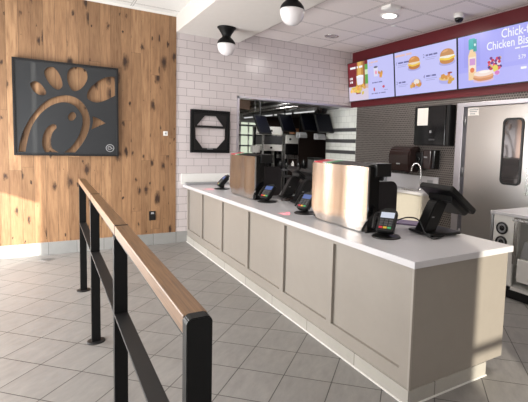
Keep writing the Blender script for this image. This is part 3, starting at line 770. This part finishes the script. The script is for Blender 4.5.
def screen_a(W, H, e):
    P = Pic(); x0 = e; xs = .40
    P.add(rect(e, e, xs, H - e), (120, 18, 34)); P.add(rect(e, e, xs, .25), (214, 202, 222))
    P.add([(.16, .22), (.31, .22), (.31, H - e), (.20, H - e)], (196, 140, 66)); P.add([(.19, .25), (.26, .25), (.28, H - e), (.22, H - e)], (222, 178, 96))
    P.add(rect(.31, .24, .345, H - e), (150, 96, 60)); P.add(rect(.345, .26, xs, H - e - .06), (96, 168, 74)); P.add(rect(.345, .42, xs, .50), (206, 226, 190))
    P.add(rect(.345, .2, xs, .27), (210, 180, 170))
    P.add([(.19, .27), (.30, .27), (.315, .41), (.175, .41)], (232, 228, 240)); P.add(disc(.245, .41, .07, .02), (246, 246, 250))
    nuggets(P, .12, .20, 9, .09, (228, 184, 88)); nuggets(P, .27, .22, 12, .10, (222, 176, 84)); P.add(rect(.16, .12, .25, .15), (150, 60, 50))
    nuggets(P, .22, .17, 6, .10, (226, 180, 84))
    P.map(lambda x, y: (e + (x - e) * 1.37, y)); out = [('poster_picture', P)]
    for w_, x, y, z in ((.26, .06, .545, .034), (.06, .045, .37, .036), (.06, .045, .31, .036)):
        out.append(('poster_lettering', Pic(80).words(x, y, w_, z, WHT, (5, 1, 3) if w_ > .1 else (1, 2)).map(lambda x, y: (x * 1.3, y))))
    q = lambda x, y: (.545 + (x - .40) * .81, y)
    P3 = Pic(); P3.add([(.59, .36), (.70, .36), (.71, .50), (.58, .50)], (222, 220, 240)); P3.add(disc(.645, .505, .06, .016), (96, 96, 116)); P3.add(disc(.65, .42, .03, .03), (236, 150, 180)); out.append(('cup_picture', P3.map(q)))
    P3 = Pic(); nuggets(P3, .80, .385, 8, .085); out.append(('food_picture', P3.map(q)))
    out.append(('fruit_picture', Pic().add(disc(.58, .16, .024, .03), (190, 60, 60)).map(q))); out.append(('fruit_picture', Pic().add(disc(.86, .185, .035, .02), (198, 62, 84)).map(q)))
    for w_, x, y, z, c in ((.26, .46, .575, .024, (226, 190, 186)), (.10, .46, .54, .014, (222, 190, 200)), (.30, .53, .255, .018, (110, 110, 166)), (.42, .50, .085, .016, (124, 124, 176)), (.10, .88, .125, .012, (150, 150, 200))):
        out.append(('menu_lettering', Pic(80).words(x, y, w_, z, c).map(q)))
    return pm(LAV), out
def screen_b(W, H, e):
    out = []
    P = Pic(); burger(P, .41, .445, 1.3); out.append(('food_picture', P))
    P = Pic(); burger(P, 1.005, .445, 1.38, (196, 140, 84), (240, 236, 220), (196, 132, 66), (240, 206, 70)); out.append(('food_picture', P))
    P = Pic(); P.add(disc(.445, .155, .11, .07), (172, 172, 228)); nuggets(P, .44, .16, 12, .10); P.add(disc(.45, .175, .055, .045), (232, 222, 210)); nuggets(P, .37, .12, 4, .06); nuggets(P, .50, .13, 4, .05); out.append(('food_picture', P))
    P = Pic(); P.add(disc(.98, .145, .12, .05), (170, 170, 230)); P.add(disc(.98, .175, .115, .035), (226, 190, 130)); nuggets(P, .97, .18, 8, .085, (208, 142, 66)); nuggets(P, 1.06, .13, 4, .045); P.add(disc(1.05, .235, .04, .012), (150, 60, 60)); out.append(('food_picture', P))
    P2 = Pic(80); P2.words(.03, .575, .34, .030, (226, 190, 186), (9, 5)); out.append(('menu_heading', P2))
    for x, y, n, s_ in ((.05, .475, '1', (7, 7)), (.60, .505, '2', (3, 5, 5)), (.05, .19, '3', (4, 5)), (.60, .225, '4', (5, 1, 5))):
        P2 = Pic(80); P2.text(n, x - .015, y - .015, .07, (104, 104, 156)); P2.words(x + .04, y, .016 * sum(s_), .022, (96, 96, 152), s_); lines(P2, x + .035, y - .028, 2, .20)
        out.append(('menu_lettering', P2))
    return pm(LAV), out
def screen_c(W, H, e):
    B0 = Pic(); B0.add(rect(e, e, W - e, .20), (176, 176, 243)); B0.add(rect(.10, .26, .34, H - e), (156, 156, 236)); B0.add(rect(.66, .25, .9, H - e), (170, 170, 242))
    P = Pic(10); P.add([(.135, .10), (.235, .10), (.238, .40), (.215, .47), (.16, .47), (.133, .40)], (238, 206, 160)); P.add(rect(.142, .20, .232, .38), (244, 226, 206)); P.add(disc(.185, .22, .03, .03), (226, 120, 70)); P.add(rect(.15, .28, .225, .36), (206, 150, 206))
    P.add([(.140, .47), (.228, .47), (.228, .585), (.215, .60), (.150, .60), (.140, .585)], (30, 170, 172)); P.add(rect(.20, .44, .245, .585), (22, 148, 150)); P.add(disc(.222, .52, .012, .016), (214, 240, 240))
    P.map(lambda x, y: (.165 + (x - .133) * 1.12, y))
    F = Pic(10); F.add([(.36, .125), (.475, .125), (.495, .30), (.34, .30)], (222, 206, 232)); rr = random.Random(4)
    for k in range(34):
        F.add(disc(rr.uniform(.345, .49), rr.uniform(.19, .335), .019, .017, 0, 12), ((198, 36, 70), (110, 40, 130), (226, 70, 110), (70, 40, 110), (222, 180, 70), (214, 50, 80))[k % 6])
    F.add(disc(.43, .20, .032, .042), (226, 210, 90)); F.add(disc(.45, .15, .03, .025), (214, 120, 190))
    F.map(lambda x, y: (.45 + (x - .34) * 1.1, y))
    U = Pic(60); U.add(disc(.285, .085, .135, .03), (214, 186, 216)); U.add(disc(.285, .115, .130, .042, 0, 24, .04), (206, 140, 96)); U.add(disc(.285, .135, .128, .028, 0, 24, .05), (228, 170, 130)); U.add(disc(.285, .165, .122, .036), (240, 222, 214)); U.add(disc(.30, .18, .07, .016), (250, 240, 236))
    U.map(lambda x, y: (.385 + (x - .285) * 1.1, y))
    out = [('backdrop_picture', B0), ('bottle_picture', P), ('fruit_cup_picture', F), ('biscuit_picture', U)]
    for body, x, y, z, b_ in (('Chick-fil-A', .625, .53, .138, .0014), ('Chicken Biscuit', .432, .42, .132, .0014), ('5.79', .84, .265, .062, .0006)):
        out.append(('menu_lettering', Pic(90).text(body, x, y, z, WHT, b_).map(lambda u, v: (x + (u - x) * .84, v))))
    out.append(('small_print', Pic(90).words(.80, .38, .26, .014, WHT, (4, 7, 5)))); out.append(('small_print', Pic(90).words(.87, .15, .16, .026, WHT, (3, 3))))
    return pm((164, 164, 241)), out
G3 = 'row of menu screens on the red band'
make_screen(4.494, 'lit menu screen with a red poster panel, next to the tile wall', screen_a)
make_screen(3.318, 'lit lavender menu screen with four numbered breakfast items, middle of the row', screen_b)
make_screen(2.142, 'lit violet menu screen with a dressing bottle, fruit cup and large white words', screen_c)

# ------------------------------------------------------------------ steel door
d = sroot('door_1', 'brushed steel kitchen door with a black rimmed vision panel', (XR, 1.56, 0))
f = MB(); f.box(XR - .05, XR + .10, 2.045, 2.15, 0, 2.04); f.box(XR - .05, XR + .10, 1.0, 1.045, 0, 2.04); f.box(XR - .05, XR + .10, 1.045, 2.045, 1.99, 2.04)
obj('door_frame', f, M['trim_metal'], d, bevel=.003)
st_ = MB(); st_.box(XR + .03, XR + .10, 1.985, 2.05, 0, 2.0); st_.box(XR + .03, XR + .10, 1.04, 1.07, 0, 2.0); st_.box(XR + .03, XR + .10, 1.07, 1.985, 1.965, 2.0)
obj('door_stop', st_, M['steel_dark'], d)
lf = obj('door_leaf', MB().box(XR - .02, XR + .025, 1.05, 2.005, .02, 1.985, .003), M['steel_door'], d)
q = round_rect(.26, .78, .06, 6); me = curve_fill([q, round_rect(.215, .735, .045, 6)], .018)
Rm = Matrix(((0, 0, -1, XR - .026), (-1, 0, 0, 1.352), (0, 1, 0, 1.44), (0, 0, 0, 1)))
obj('vision_gasket', from_mesh(me, Rm), M['black_plastic'], lf, label='black rubber gasket')
gp = MB().prism([(XR - .022, 1.352 - a, 1.44 + b_) for a, b_ in round_rect(.218, .738, .045, 6)], (-.004, 0, 0)); obj('vision_pane', gp, M['mirror_pane'], lf)
hg = MB()
for z in (.3, 1.1, 1.75): hg.lathe([(.011, z), (.011, z + .12)], (XR - .03, 2.022, 0), 10)
obj('hinge', hg, M['steel_dark'], d)
obj('push_plate', MB().box(XR - .026, XR - .02, 1.08, 1.16, .95, 1.35, .002), M['steel'], lf)
sg = thing('door_notice', 'small pale notice with grey lettering at the upper corner of the steel door', 'notice', (XR - .022, 1.915, 1.875))
obj('sheet', MB().box(XR - .024, XR - .0215, 1.835, 1.992, 1.878, 1.975), M['paper'], sg)
nt = MB()
for k, (y, w_) in enumerate(((1.975, .13), (1.97, .11))): nt.box(XR - .0252, XR - .024, y - w_, y, 1.945 - .022 * k, 1.955 - .022 * k)
nt.box(XR - .0252, XR - .024, 1.885, 1.965, 1.893, 1.906); obj('lettering', nt, M['mid_grey'], sg)

# ------------------------------------------------------------------ things on the mosaic wall
wc = thing('wall_cabinet', 'black metal cabinet hung high on the mosaic wall beside the steel door', 'cabinet', (2.84, 2.52, 1.49))
obj('body', MB().box(2.80, XR - .001, 2.205, 2.83, 1.49, 2.03, .004), M['black_metal'], wc)
dd = obj('door', MB().box(2.778, 2.80, 2.27, 2.828, 1.495, 2.025, .004), M['black_gloss'], wc)
obj('latch', MB().box(2.770, 2.778, 2.50, 2.53, 1.66, 1.69, .002), M['mid_grey'], dd, label='small grey latch'); obj('badge', MB().box(2.774, 2.778, 2.44, 2.54, 1.56, 1.58), M['dark_grey'], dd)
obj('side_hinge', MB().box(2.785, 2.80, 2.215, 2.262, 1.495, 2.025, .003), M['black_plastic'], wc)
tag(obj('taped_sheet', MB().box(2.7745, 2.7775, 2.575, 2.772, 1.765, 2.005), M['paper'], None), 'white paper sheet taped on the black wall cabinet', 'paper')

tw = thing('towel_dispenser', 'rounded smoky brown paper towel dispenser above the hand sink', 'dispenser', (2.80, 3.02, 1.10))
pts = [(2.70, 1.10), (XR - .001, 1.10), (XR - .001, 1.47), (2.80, 1.47), (2.735, 1.455), (2.69, 1.41), (2.672, 1.34), (2.675, 1.22)]
obj('cover', MB().prism([(a, 2.80, c) for a, c in pts], (0, .44, 0), .02), M['dark_brown'], tw)
obj('towel_slot', MB().box(2.685, 2.78, 2.88, 3.16, 1.085, 1.10), M['black_plastic'], tw); obj('badge', MB().box(2.668, 2.675, 2.98, 3.05, 1.205, 1.222), M['mid_grey'], tw)
so = thing('soap_dispenser', 'black soap dispenser with two round buttons between the towel dispenser and sanitizer', 'dispenser', (2.86, 2.73, 1.14))
obj('body', MB().box(2.80, XR - .001, 2.665, 2.795, 1.142, 1.385, .012), M['black_plastic'], so)
obj('wall_mount', MB().box(XR - .004, XR - .0005, 2.66, 2.80, 1.15, 1.39), M['dark_grey'], so)
for z in (1.20, 1.29): obj('button', MB().lathe([(.035, 0), (.035, -.012), (.02, -.016)], (2.80, 2.73, z), 18, 'X'), M['black_gloss'], so)
sz = thing('sanitizer_dispenser', 'dark brown sanitizer dispenser with a pale label beside the black soap dispenser', 'dispenser', (2.86, 2.54, 1.16))
obj('body', MB().box(2.785, XR - .001, 2.50, 2.645, 1.165, 1.425, .014), M['dark_brown'], sz)
obj('wall_mount', MB().box(XR - .004, XR - .0005, 2.435, 2.65, 1.17, 1.43), M['dark_grey'], sz); obj('side_cover', MB().box(2.80, XR - .001, 2.44, 2.495, 1.165, 1.425, .01), M['black_gloss'], sz); obj('label_plate', MB().box(2.781, 2.786, 2.56, 2.62, 1.315, 1.335), M['mid_grey'], sz)

# ------------------------------------------------------------------ hand sink run
sk = thing('sink_counter', 'white topped hand sink counter with a cream front along the mosaic wall', 'sink', (2.7, 3.35, 0))
obj('cabinet', MB().box(2.57, XR - .001, 2.42, 4.30, .08, .815), M['cream'], sk)
obj('toe_kick', MB().box(2.62, XR - .001, 2.44, 4.30, 0, .08), M['black_plastic'], sk)
tp = MB(); tp.box(2.54, 2.60, 2.40, 4.32, .815, .852); tp.box(2.84, XR - .001, 2.40, 4.32, .815, .852); tp.box(2.60, 2.84, 2.40, 2.64, .815, .852); tp.box(2.60, 2.84, 3.0, 4.32, .815, .852)
obj('worktop', tp, M['quartz'], sk)
bs = MB(); bs.box(2.60, 2.61, 2.64, 3.0, .70, .84); bs.box(2.83, 2.84, 2.64, 3.0, .70, .84); bs.box(2.61, 2.83, 2.64, 2.65, .70, .84); bs.box(2.61, 2.83, 2.99, 3.0, .70, .84); bs.box(2.61, 2.83, 2.65, 2.99, .70, .71)
obj('basin', bs, M['steel'], sk)
tag(obj('backsplash', MB().box(XR - .02, XR - .001, 2.43, 4.32, .853, 1.05), M['quartz'], None), 'white backsplash behind the chrome faucet on the mosaic wall', 'backsplash')
for y in (3.0, 3.6): obj('door', MB().box(2.552, 2.57, y - .56 + .005, y - .005, .10, .80, .002), M['cream'], sk)
fc = thing('sink_faucet', 'chrome gooseneck faucet rising from the hand sink counter', 'faucet', (2.86, 2.70, .852))
obj('spout', MB().tube(bez([(2.75, 2.63, .86), (2.75, 2.63, 1.10), (2.745, 2.645, 1.19), (2.73, 2.70, 1.235), (2.71, 2.75, 1.20), (2.705, 2.77, 1.12)], 8), .012, 12), M['chrome'], fc)
obj('base', MB().lathe([(.03, .852), (.03, .865), (.018, .90)], (2.75, 2.63, 0), 16), M['chrome'], fc)
obj('lever', MB().tube([(2.75, 2.63, .90), (2.71, 2.61, .93)], .007, 8), M['chrome'], fc)
tag(obj('wall_socket', MB().box(XR - .028, XR - .021, 2.52, 2.62, .955, 1.005, .002), M['mid_grey'], None), 'small grey socket on the sink backsplash beside the faucet', 'socket')
def cup(x, y, h, label):
    c = thing('plastic_cup', label, 'cup', (x, y, .852), 0, 'clear cups on the sink counter')
    obj('cup_wall', MB().lathe([(.034, 0), (.044, h), (.0415, h), (.032, .004)]), M['clear'], c, False); return c
c0 = cup(2.80, 3.62, .30, 'clear plastic cup stack beside the towel dispenser')
dup(c0, (2.82, 3.47, .852), 0, 'clear plastic cup stack next to the smoky towel dispenser')
dup(c0, (2.82, 3.77, .852), 0, 'clear plastic cup stack furthest from the towel dispenser')

# ------------------------------------------------------------------ prep station at the right edge
pr = thing('drink_station', 'white topped drink station at the right edge of the photo', 'counter', (2.3, .4, 0))
PX = 2.12
obj('worktop', MB().box(PX - .02, 2.88, -.55, 1.035, .815, .845, .003), M['quartz'], pr)
b = MB(); b.box(PX, PX + .02, .78, 1.02, .10, .815); b.box(PX, 2.86, 1.0, 1.02, .10, .815); b.box(PX + .1, 2.86, -.53, -.51, .10, .815); b.box(PX + .30, PX + .32, -.53, 1.0, .10, .815); b.box(PX, 2.86, -.53, 1.0, .10, .13)
obj('body', b, M['paint_white'], pr)
obj('base', MB().box(PX + .04, 2.84, -.50, 1.0, 0, .10), M['black_plastic'], pr)
obj('corner_post', MB().box(PX - .008, PX + .004, 1.005, 1.03, .02, .815), M['steel_dark'], pr)
for z in (.685, .545):
    cd = obj('cup_dispenser', MB().lathe([(.062, 0), (.062, -.012), (.05, -.018), (.046, -.006)], (PX, .905, z), 26, 'X'), M['black_plastic'], pr, label='black ringed round cup dispenser')
    obj('dispenser_ring', MB().lathe([(.046, -.004), (.046, -.010), (.030, -.010), (.026, -.004)], (PX, .905, z), 26, 'X'), M['mid_grey'], cd); obj('dispenser_core', MB().lathe([(.024, -.004), (.024, -.012), (.008, -.014)], (PX, .905, z), 18, 'X'), M['black_gloss'], cd)
obj('steel_upright', MB().box(PX - .012, PX + .03, .735, .775, .36, .800, .003), M['steel'], pr)
obj('top_rail', MB().box(PX - .008, PX + .03, -.5, .80, .775, .800, .003), M['steel'], pr)
obj('drawer', MB().box(PX - .015, PX + .28, .30, .72, .20, .42, .008), M['paint_white'], pr)
obj('drawer', MB().box(PX - .015, PX + .28, -.20, .27, .20, .42, .008), M['paint_white'], pr)
obj('hanging_cloth', MB().prism([(PX - .004, .70, .44), (PX - .004, .50, .43), (PX - .004, .46, .62), (PX - .004, .66, .60)], (.012, 0, 0), .003), M['mid_grey'], pr)

# ------------------------------------------------------------------ kitchen beyond the opening
kw = sroot('window_6', 'bright kitchen window on the far wall', (2.62, 8.5, 1.1))
fr = MB(); fr.box(2.40, 2.44, 8.46, 8.5, 1.0, 2.0); fr.box(2.86, 2.90, 8.46, 8.5, 1.0, 2.0); fr.box(2.44, 2.86, 8.46, 8.5, 1.0, 1.04); fr.box(2.44, 2.86, 8.46, 8.5, 1.96, 2.0); fr.box(2.63, 2.66, 8.46, 8.5, 1.04, 1.96)
obj('window_frame', fr, M['paint_white'], kw); obj('window_pane', MB().box(2.44, 2.86, 8.485, 8.498, 1.04, 1.96), glow('daylit_pane', rgb(214, 224, 200), 1.0), kw)
for k, z in enumerate((1.12, 1.36, 1.62, 1.86)):
    tag(obj('wall_shelf', MB().box(2.20, 3.05, 8.20, 8.46, z, z + .035), M['dark_grey'], None), 'dark narrow shelf across the bright far kitchen window, %s' % ('lowest of the four', 'second from the bottom', 'third from the bottom', 'topmost of the four')[k], 'shelf', 'shelves across the kitchen window')
def rack(name, label, x0, x1, y, h, fronts):
    r = thing(name, label, 'holding cabinet', ((x0 + x1) / 2, y + .25, 0))
    for x in (x0, x1 - .03):
        for yy in (y, y + .47): obj('post', MB().box(x, x + .03, yy, yy + .03, 0, h), M['steel'], r)
    obj('top_shelf', MB().box(x0, x1, y, y + .5, h - .02, h), M['steel'], r)
    obj('rear_panel', MB().box(x0 + .03, x1 - .03, y + .48, y + .5, .1, h - .02), M['black_plastic'], r)
    for a, c, m in fronts:
        fo = obj('front_unit', MB().box(x0 + .03, x1 - .03, y - .01, y + .4, a, c, .006), M[m], r)
        if m == 'paint_white': obj('dial', MB().lathe([(.022, 0), (.022, -.02)], ((x0 + x1) / 2 - .05, y - .01, (a + c) / 2), 14, 'Y'), M['black_plastic'], fo)
    for z in (.35, .75): obj('shelf', MB().box(x0 + .03, x1 - .03, y, y + .47, z, z + .02), M['steel_dark'], r)
    return r
rack('holding_cabinet', 'tall steel holding cabinet with two white fronts in the kitchen', 1.98, 2.45, 6.2, 1.80, ((1.62, 1.79, 'paint_white'), (1.30, 1.43, 'paint_white'), (1.44, 1.60, 'dark_grey')))
rack('holding_cabinet', 'steel holding cabinet with a black oven front, right of the taller cabinet', 2.47, 2.83, 6.2, 1.66, ((1.46, 1.64, 'paint_white'), (1.14, 1.22, 'steel'), (1.23, 1.45, 'black_gloss')))
tag(obj('carton', MB().box(2.72, 2.84, 6.25, 6.45, 1.66, 1.78, .003), M['tan'], None), 'tan carton on top of the oven-fronted holding cabinet', 'carton')
wb = thing('timer_box', 'white box on a stem left of the tall holding cabinet', 'timer', (1.86, 6.3, 0))
obj('stem', MB().box(1.875, 1.895, 6.29, 6.31, 0, 1.28), M['steel_dark'], wb); obj('face', MB().box(1.79, 1.95, 6.24, 6.36, 1.26, 1.40, .004), M['paint_white'], wb)
kc = thing('kitchen_counter', 'dark topped kitchen counter with grey drawers beyond the worktop', 'counter', (2.9, 5.95, 0))
obj('top', MB().box(2.05, 3.70, 5.65, 6.15, .925, .955, .003), M['dark_grey'], kc)
obj('body', MB().box(2.72, 3.68, 5.70, 6.13, .08, .925), M['steel_dark'], kc)
for k in range(3):
    for x in (2.73, 3.05, 3.37):
        z = .12 + .265 * k; dw = obj('drawer', MB().box(x, x + .30, 5.68, 5.70, z, z + .25, .003), M['mid_grey'], kc); obj('drawer_pull', MB().box(x + .03, x + .27, 5.668, 5.68, z + .205, z + .222), M['dark_grey'], dw)
for x in (2.08, 2.66): obj('leg', MB().box(x, x + .04, 5.68, 5.72, 0, .925), M['steel_dark'], kc)
obj('rear_leg', MB().box(2.08, 2.12, 6.08, 6.12, 0, .925), M['steel_dark'], kc)
tag(obj('steel_bin', MB().box(3.16, 3.44, 5.68, 5.90, .955, 1.0, .004), M['paint_white'], None), 'low white bin on the dark kitchen counter beside the gleaming shield', 'bin')
def jar(x, y, h, r_, m, label):
    return tag(obj('squeeze_bottle', MB().lathe([(r_, .955), (r_, .955 + h * .7), (r_ * .5, .955 + h * .85), (r_ * .4, .955 + h)], (x, y, 0), 14), M[m], None), label, 'bottle', 'bottles on the kitchen counter')
jar(2.18, 5.8, .16, .045, 'black_plastic', 'black bottle at the open left end of the dark kitchen counter'); jar(2.32, 5.78, .13, .04, 'black_plastic', 'squat black bottle second along the dark kitchen counter')
jar(2.46, 5.8, .16, .03, 'paint_white', 'white bottle among black ones on the dark kitchen counter'); jar(2.58, 5.77, .14, .045, 'black_plastic', 'black bottle just right of the white one on the kitchen counter'); jar(2.72, 5.8, .19, .05, 'black_plastic', 'tallest black bottle at the drawers on the kitchen counter')
# hood, order displays and label printers hung below it
hd = thing('extraction_hood', 'long dark steel hood hung from the kitchen ceiling', 'hood', (3.1, 6.6, 2.1))
obj('canopy', MB().prism([(2.48, 4.9, 2.12), (3.6, 4.9, 2.12), (3.6, 4.9, 2.60), (2.75, 4.9, 2.60)], (0, 3.3, 0), .004), M['steel_dark'], hd)
obj('lip', MB().box(2.455, 2.48, 4.9, 8.2, 2.122, 2.155, .003), M['chrome'], hd)
lt = thing('tube_light', 'lit strip light along the front of the kitchen hood', 'light', (2.42, 6.6, 2.05))  # no lamp here: glow painted in for chrome reflections on the hood
obj('bracket', MB().box(2.40, 2.45, 4.95, 8.25, 2.065, 2.125), M['steel_dark'], lt); 
for ya in (5.0, 5.85, 6.7, 7.5): obj('tube', MB().tube([(2.425, ya, 2.055), (2.425, ya + .72, 2.055)], .014, 10), M['tube_on'], lt)
for k, (x, z, m, r_, lab) in enumerate(((2.17, 2.30, 'steel', .022, 'upper steel pipe running under the kitchen ceiling'), (2.08, 2.18, 'steel_dark', .03, 'thick dark pipe running under the kitchen ceiling'), (1.98, 2.10, 'steel', .014, 'thin lower steel pipe running under the kitchen ceiling'))):
    pp = thing('overhead_pipe', lab, 'pipe', (x, 6.6, z), 0, 'pipes under the kitchen ceiling')
    obj('run', MB().tube([(x, 4.8, z), (x, 8.45, z)], r_, 10), M[m], pp)
    for y in (5.2, 6.6, 8.0): obj('ceiling_strap', MB().box(x - .01, x + .01, y - .01, y + .01, z, 2.62), M['steel_dark'], pp)
tag(obj('ceiling_duct', MB().box(1.2, 2.05, 7.0, 7.3, 2.16, 2.615, .004), M['duct'], None), 'brown box duct below the kitchen ceiling at the left of the opening', 'duct')
def display(x, y, z, rz, label, w_=.40, h_=.30):
    r = thing('order_display', label, 'monitor', (x, y, z), rz, 'order displays hung in the kitchen')
    T = Matrix.Rotation(math.radians(-24), 4, 'X')
    c = MB().box(-w_ / 2, w_ / 2, -.02, .02, -h_ / 2, h_ / 2, .006); c.xf(T); o_ = obj('casing', c, M['black_plastic'], r, False)
    s_ = MB().box(-w_ / 2 + .02, w_ / 2 - .02, -.0225, -.0205, -h_ / 2 + .02, h_ / 2 - .02); s_.xf(T); obj('display', s_, M['screen_dark'], o_, False)
    obj('hanger', MB().tube([(0, .03, .05), (0, .05, .14), (0, .05, (2.61 if x < 2.4 else 2.118) - z)], .014, 8), M['black_metal'], r, False); return r
display(1.78, 5.80, 1.80, math.radians(35), 'dark order display hung left of the tall holding cabinet', .44, .38)
display(2.33, 5.85, 1.86, math.radians(25), 'dark order display hung above the oven-fronted cabinet', .42, .36)
display(2.68, 5.55, 1.88, math.radians(10), 'dark blue order display hung second from the white tile return', .42, .38)
display(2.66, 5.02, 1.85, math.radians(5), 'dark blue order display hung beside the white tile return', .36, .38)
def printer(x, y, z, label):
    r = thing('label_printer', label, 'printer', (x, y, z), 0, 'label printers under the order displays')
    obj('case', MB().prism([(-.09, -.07, 0), (-.09, .08, 0), (-.09, .08, .11), (-.09, -.02, .11), (-.09, -.07, .06)], (.18, 0, 0), .005), M['mid_grey'], r, False)
    obj('slot', MB().box(-.07, .07, -.055, -.05, .065, .075), M['black_plastic'], r, False); obj('hanger', MB().box(-.01, .01, .055, .075, .11, 2.118 - z), M['black_metal'], r, False); return r
printer(2.62, 5.75, 1.58, 'grey label printer under the display second from the tile return'); printer(2.70, 5.20, 1.55, 'grey label printer under the display beside the tile return')
ap = thing('waste_bin', 'tall dark steel bin standing at the end of the kitchen counter', 'bin', (2.82, 5.42, 0))
obj('body', MB().box(2.66, 2.88, 5.32, 5.56, 0, 1.16, .006), M['steel_dark'], ap); obj('lid', MB().box(2.65, 2.885, 5.31, 5.57, 1.16, 1.20, .005), M['black_plastic'], ap)

# ------------------------------------------------------------------ lights
def area(name, loc, target, sx, sy, power, c=(1, 1, 1), spread=180):
    l = bpy.data.lights.new(name, 'AREA'); l.shape = 'RECTANGLE'; l.size = sx; l.size_y = sy; l.energy = power; l.color = c; l.spread = math.radians(spread)
    o = bpy.data.objects.new(name, l); COL.objects.link(o); o.location = loc
    o.rotation_euler = (Vector(target) - Vector(loc)).to_track_quat('-Z', 'Y').to_euler(); return o
for y0, y1, p in ((-2.9, -1.1, 14), (-.95, .55, 24), (.7, 1.83, 72), (2.88, 4.3, 130)):
    ym = (y0 + y1) / 2; o = area('window_daylight', (XL + .02, ym, 1.05), (3, ym, 1.05), y1 - y0, 1.8, p, (1.0, .985, .965)); o.rotation_euler = (PI / 2, 0, -PI / 2)  # added lamps stand in for daylight at the unseen windows
    o.data.size = (y1 - y0); o.data.size_y = 1.8
o = area('entrance_daylight', (-2.3, YBK + .05, 1.5), (-2.3, 5, 1.5), 1.5, 2.4, 5, (1, .98, .95))  # added fill lamps before the solid entrance wall, no opening behind them
o = area('entrance_daylight', (.6, YBK + .05, 1.5), (.6, 5, 1.5), 2.4, 2.4, 8, (1, .98, .95))
area('ceiling_panel_light', (-1.6, -.6, ZL - .02), (-1.6, -.6, 0), .6, 1.2, 10, (1, .96, .9))  # unseen ceiling lamps added as dining side fill
area('ceiling_panel_light', (-1.6, 2.2, ZL - .02), (-1.6, 2.2, 0), .6, 1.2, 10, (1, .96, .9))
area('service_light', (1.928, 2.495, ZR - .03), (1.928, 2.495, 0), .2, .2, 20, (1, .95, .88))
area('service_light', (1.9, .2, ZR - .02), (1.9, .2, 0), .5, .5, 20, (1, .95, .88))  # added fill lamp, no fixture modelled here
area('kitchen_light', (1.5, 5.4, 2.6), (1.9, 6.2, .6), .6, 1.0, 60, (1, .98, .94))  # unseen lamps added to brighten the kitchen
area('kitchen_light', (3.1, 7.2, 2.05), (3.1, 7.2, 0), .3, 1.5, 10, (1, .98, .94))
for x, y in ((.13, 1.68), (.13, 3.76)):
    l = bpy.data.lights.new('scanner_glow', 'SPOT'); l.energy = 5.0; l.color = (1, .06, .12); l.spot_size = math.radians(38); l.spot_blend = .5; l.shadow_soft_size = .01
    o = bpy.data.objects.new('scanner_glow', l); COL.objects.link(o); o.location = (x + .05, y, WT + .16); o.rotation_euler = (Vector((x - .02, y + .02, WT)) - o.location).to_track_quat('-Z', 'Y').to_euler()
az = Vector((.53, .85, 0)).normalized(); el = math.radians(12)
sun = bpy.data.lights.new('sun', 'SUN'); sun.energy = 12.0; sun.angle = math.radians(.9); sun.color = (1, .93, .80)
so_ = bpy.data.objects.new('sun', sun); COL.objects.link(so_)
dirv = Vector((az.x * math.cos(el), az.y * math.cos(el), -math.sin(el))); so_.rotation_euler = dirv.to_track_quat('-Z', 'Y').to_euler(); so_.location = (-6, -8, 5)
W = bpy.data.worlds.new('sky'); S.world = W; W.use_nodes = True
bg = W.node_tree.nodes['Background']; bg.inputs[0].default_value = (.85, .92, 1, 1); bg.inputs[1].default_value = 2.5

# ------------------------------------------------------------------ camera
cam = bpy.data.cameras.new('camera'); co_ = bpy.data.objects.new('camera', cam); COL.objects.link(co_)
r_ = Vector((0.845754, -0.532685, 0.030768)); u_ = Vector((0.017163, 0.084794, 0.996250)); f_ = Vector((0.533297, 0.842055, -0.080858))
m = Matrix(((r_.x, u_.x, -f_.x, -1.67792), (r_.y, u_.y, -f_.y, -1.62017), (r_.z, u_.z, -f_.z, 1.44815), (0, 0, 0, 1)))
co_.matrix_world = m
cam.sensor_width = 36; cam.sensor_fit = 'HORIZONTAL'; cam.lens = 425.806 * 36 / 528
cam.shift_x = (264 - 316.0) / 528; cam.shift_y = (179.48 - 201) / 528
cam.clip_start = .05; cam.clip_end = 100
S.camera = co_
S.view_settings.view_transform = 'Standard'; S.view_settings.look = 'None'; S.view_settings.exposure = 0.0; S.view_settings.gamma = 1.0; S.view_settings.use_curve_mapping = False
S.cycles.use_denoising = True
S.cycles.max_bounces = 8; S.cycles.sample_clamp_indirect = 6.0
